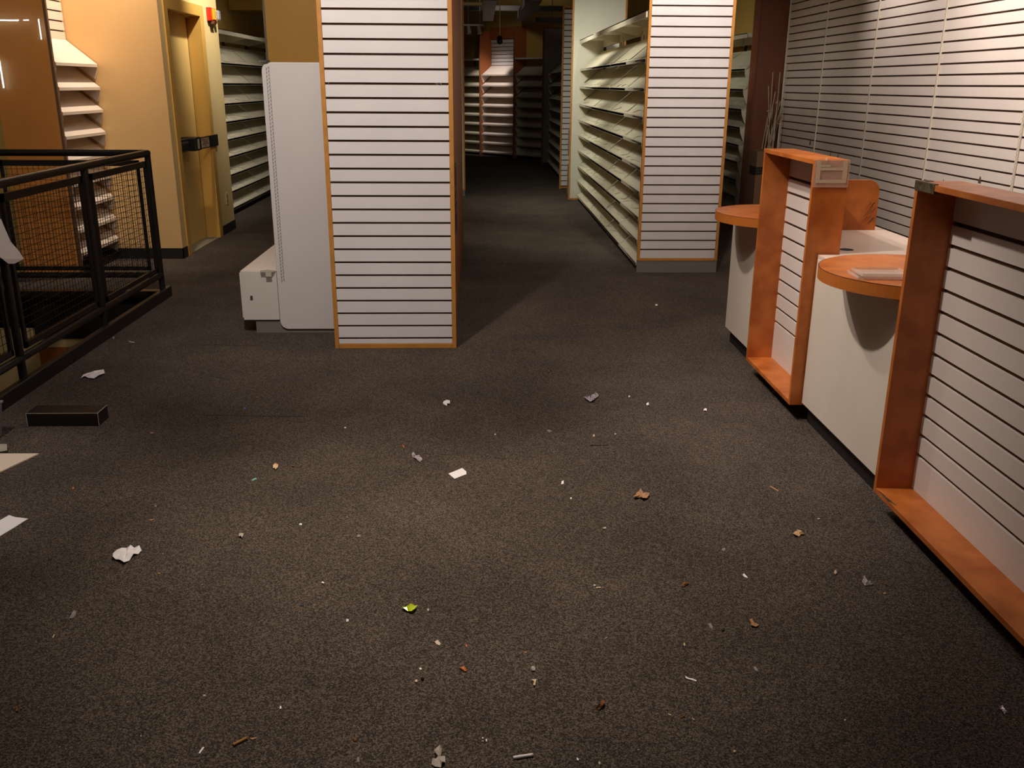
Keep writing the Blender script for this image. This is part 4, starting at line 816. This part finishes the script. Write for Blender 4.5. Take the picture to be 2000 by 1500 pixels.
('plastic_scrap','grey plastic scrap tucked under the orange framed display','plastic','greyfilm','crumple',.012,1.508,4.462,((0.0101,-0.0108),(0.0014,-0.0195),(-0.0118,-0.0240),(-0.0150,-0.0150),(-0.0100,0.0084),(0.0118,0.0396),(0.0132,0.0211))),
('beige_chip','dull beige crumb below the brown film strip','chip','tan','paper',.003,1.255,2.492,((0.0051,-0.0005),(0.0007,-0.0046),(-0.0065,-0.0045),(-0.0029,0.0031),(0.0035,0.0063))),
('film_scrap','grey sliver near the kick of the right counter','plastic','greyfilm','paper',.003,1.429,2.291,((0.0033,-0.0006),(0.0008,-0.0021),(-0.0040,-0.0013),(-0.0028,0.0013),(0.0025,0.0026))),
('orange_shred','thin reddish shred touching the brown cigar stub','shred','tan','flat',.003,-0.558,1.866,((-0.0106,0.0003),(-0.0012,0.0019),(0.0071,0.0035),(0.0067,-0.0002),(-0.0019,-0.0054))),
]
def litter(name, label, cat, col, kind, lift, cx, cy, pts):
    r = random.Random(label); m = MB(); nn = len(pts)
    flat = kind in ('flat', 'paper'); z0 = .0012
    h = [z0+(0 if flat else r.uniform(0, lift)) for _ in pts]
    top = [(x, y, z+.0012) for (x, y), z in zip(pts, h)]; bot = [(x, y, z) for (x, y), z in zip(pts, h)]
    inn = [(x*.5+r.uniform(-.1, .1)*abs(x), y*.5, z0+.001+(0 if flat else r.uniform(.2, 1)*lift)) for x, y in pts]
    c = (0, 0, z0+.0015+(0 if flat else lift*.6))
    v = top+inn+[c]+bot; m.poly(v, [(i, (i+1) % nn, nn+(i+1) % nn, nn+i) for i in range(nn)]+[(nn+i, nn+(i+1) % nn, 2*nn) for i in range(nn)]
        +[(i, 2*nn+1+i, 2*nn+1+(i+1) % nn, (i+1) % nn) for i in range(nn)])
    o = m.build(name, LC[col]); o.location = (cx, cy, 0); tag(o, label, cat)
for a in LIT: litter(*a)
# countless specks of lint trodden into the carpet
r = random.Random(11); m = MB()
for i in range(700):
    x = r.uniform(-2.2, 1.4); y = 1.5+r.random()**1.4*5.0; s = r.uniform(.0006, .0014)*(1 if r.random() < .9 else 1.7); a = r.uniform(0, PI)
    m.poly([(x+s*math.cos(a+k*PI/2)*(1.5 if k % 2 else 1), y+s*math.sin(a+k*PI/2)*(1.5 if k % 2 else 1), .0022) for k in range(4)], [(0, 1, 2, 3)])
tag(m.build('carpet_lint', mat('lint', rgb(190, 176, 158), .8)), 'tiny pale lint specks scattered all over the brown carpet', 'lint', kind='stuff')

# ---------------------------------------------------------------- glowing light tubes on the wall behind the camera
for lab, a, b, r_ in (('horizontal glowing tube, longer piece', (-10.6, 2.725), (-9.66, 2.722), .014), ('horizontal glowing tube, short piece', (-9.555, 2.73), (-9.45, 2.73), .014), ('upright glowing tube nearest the room middle', (-9.243, 2.754), (-9.243, 2.353), .013), ('upright glowing tube farthest left', (-10.18, 1.93), (-10.18, 1.375), .016)):
    tag(MB().tube((a[0], -5.99, a[1]), (b[0], -5.99, b[1]), r_, 10).build('light_tube', MT['tube']), lab+' on the front wall', 'light tube')
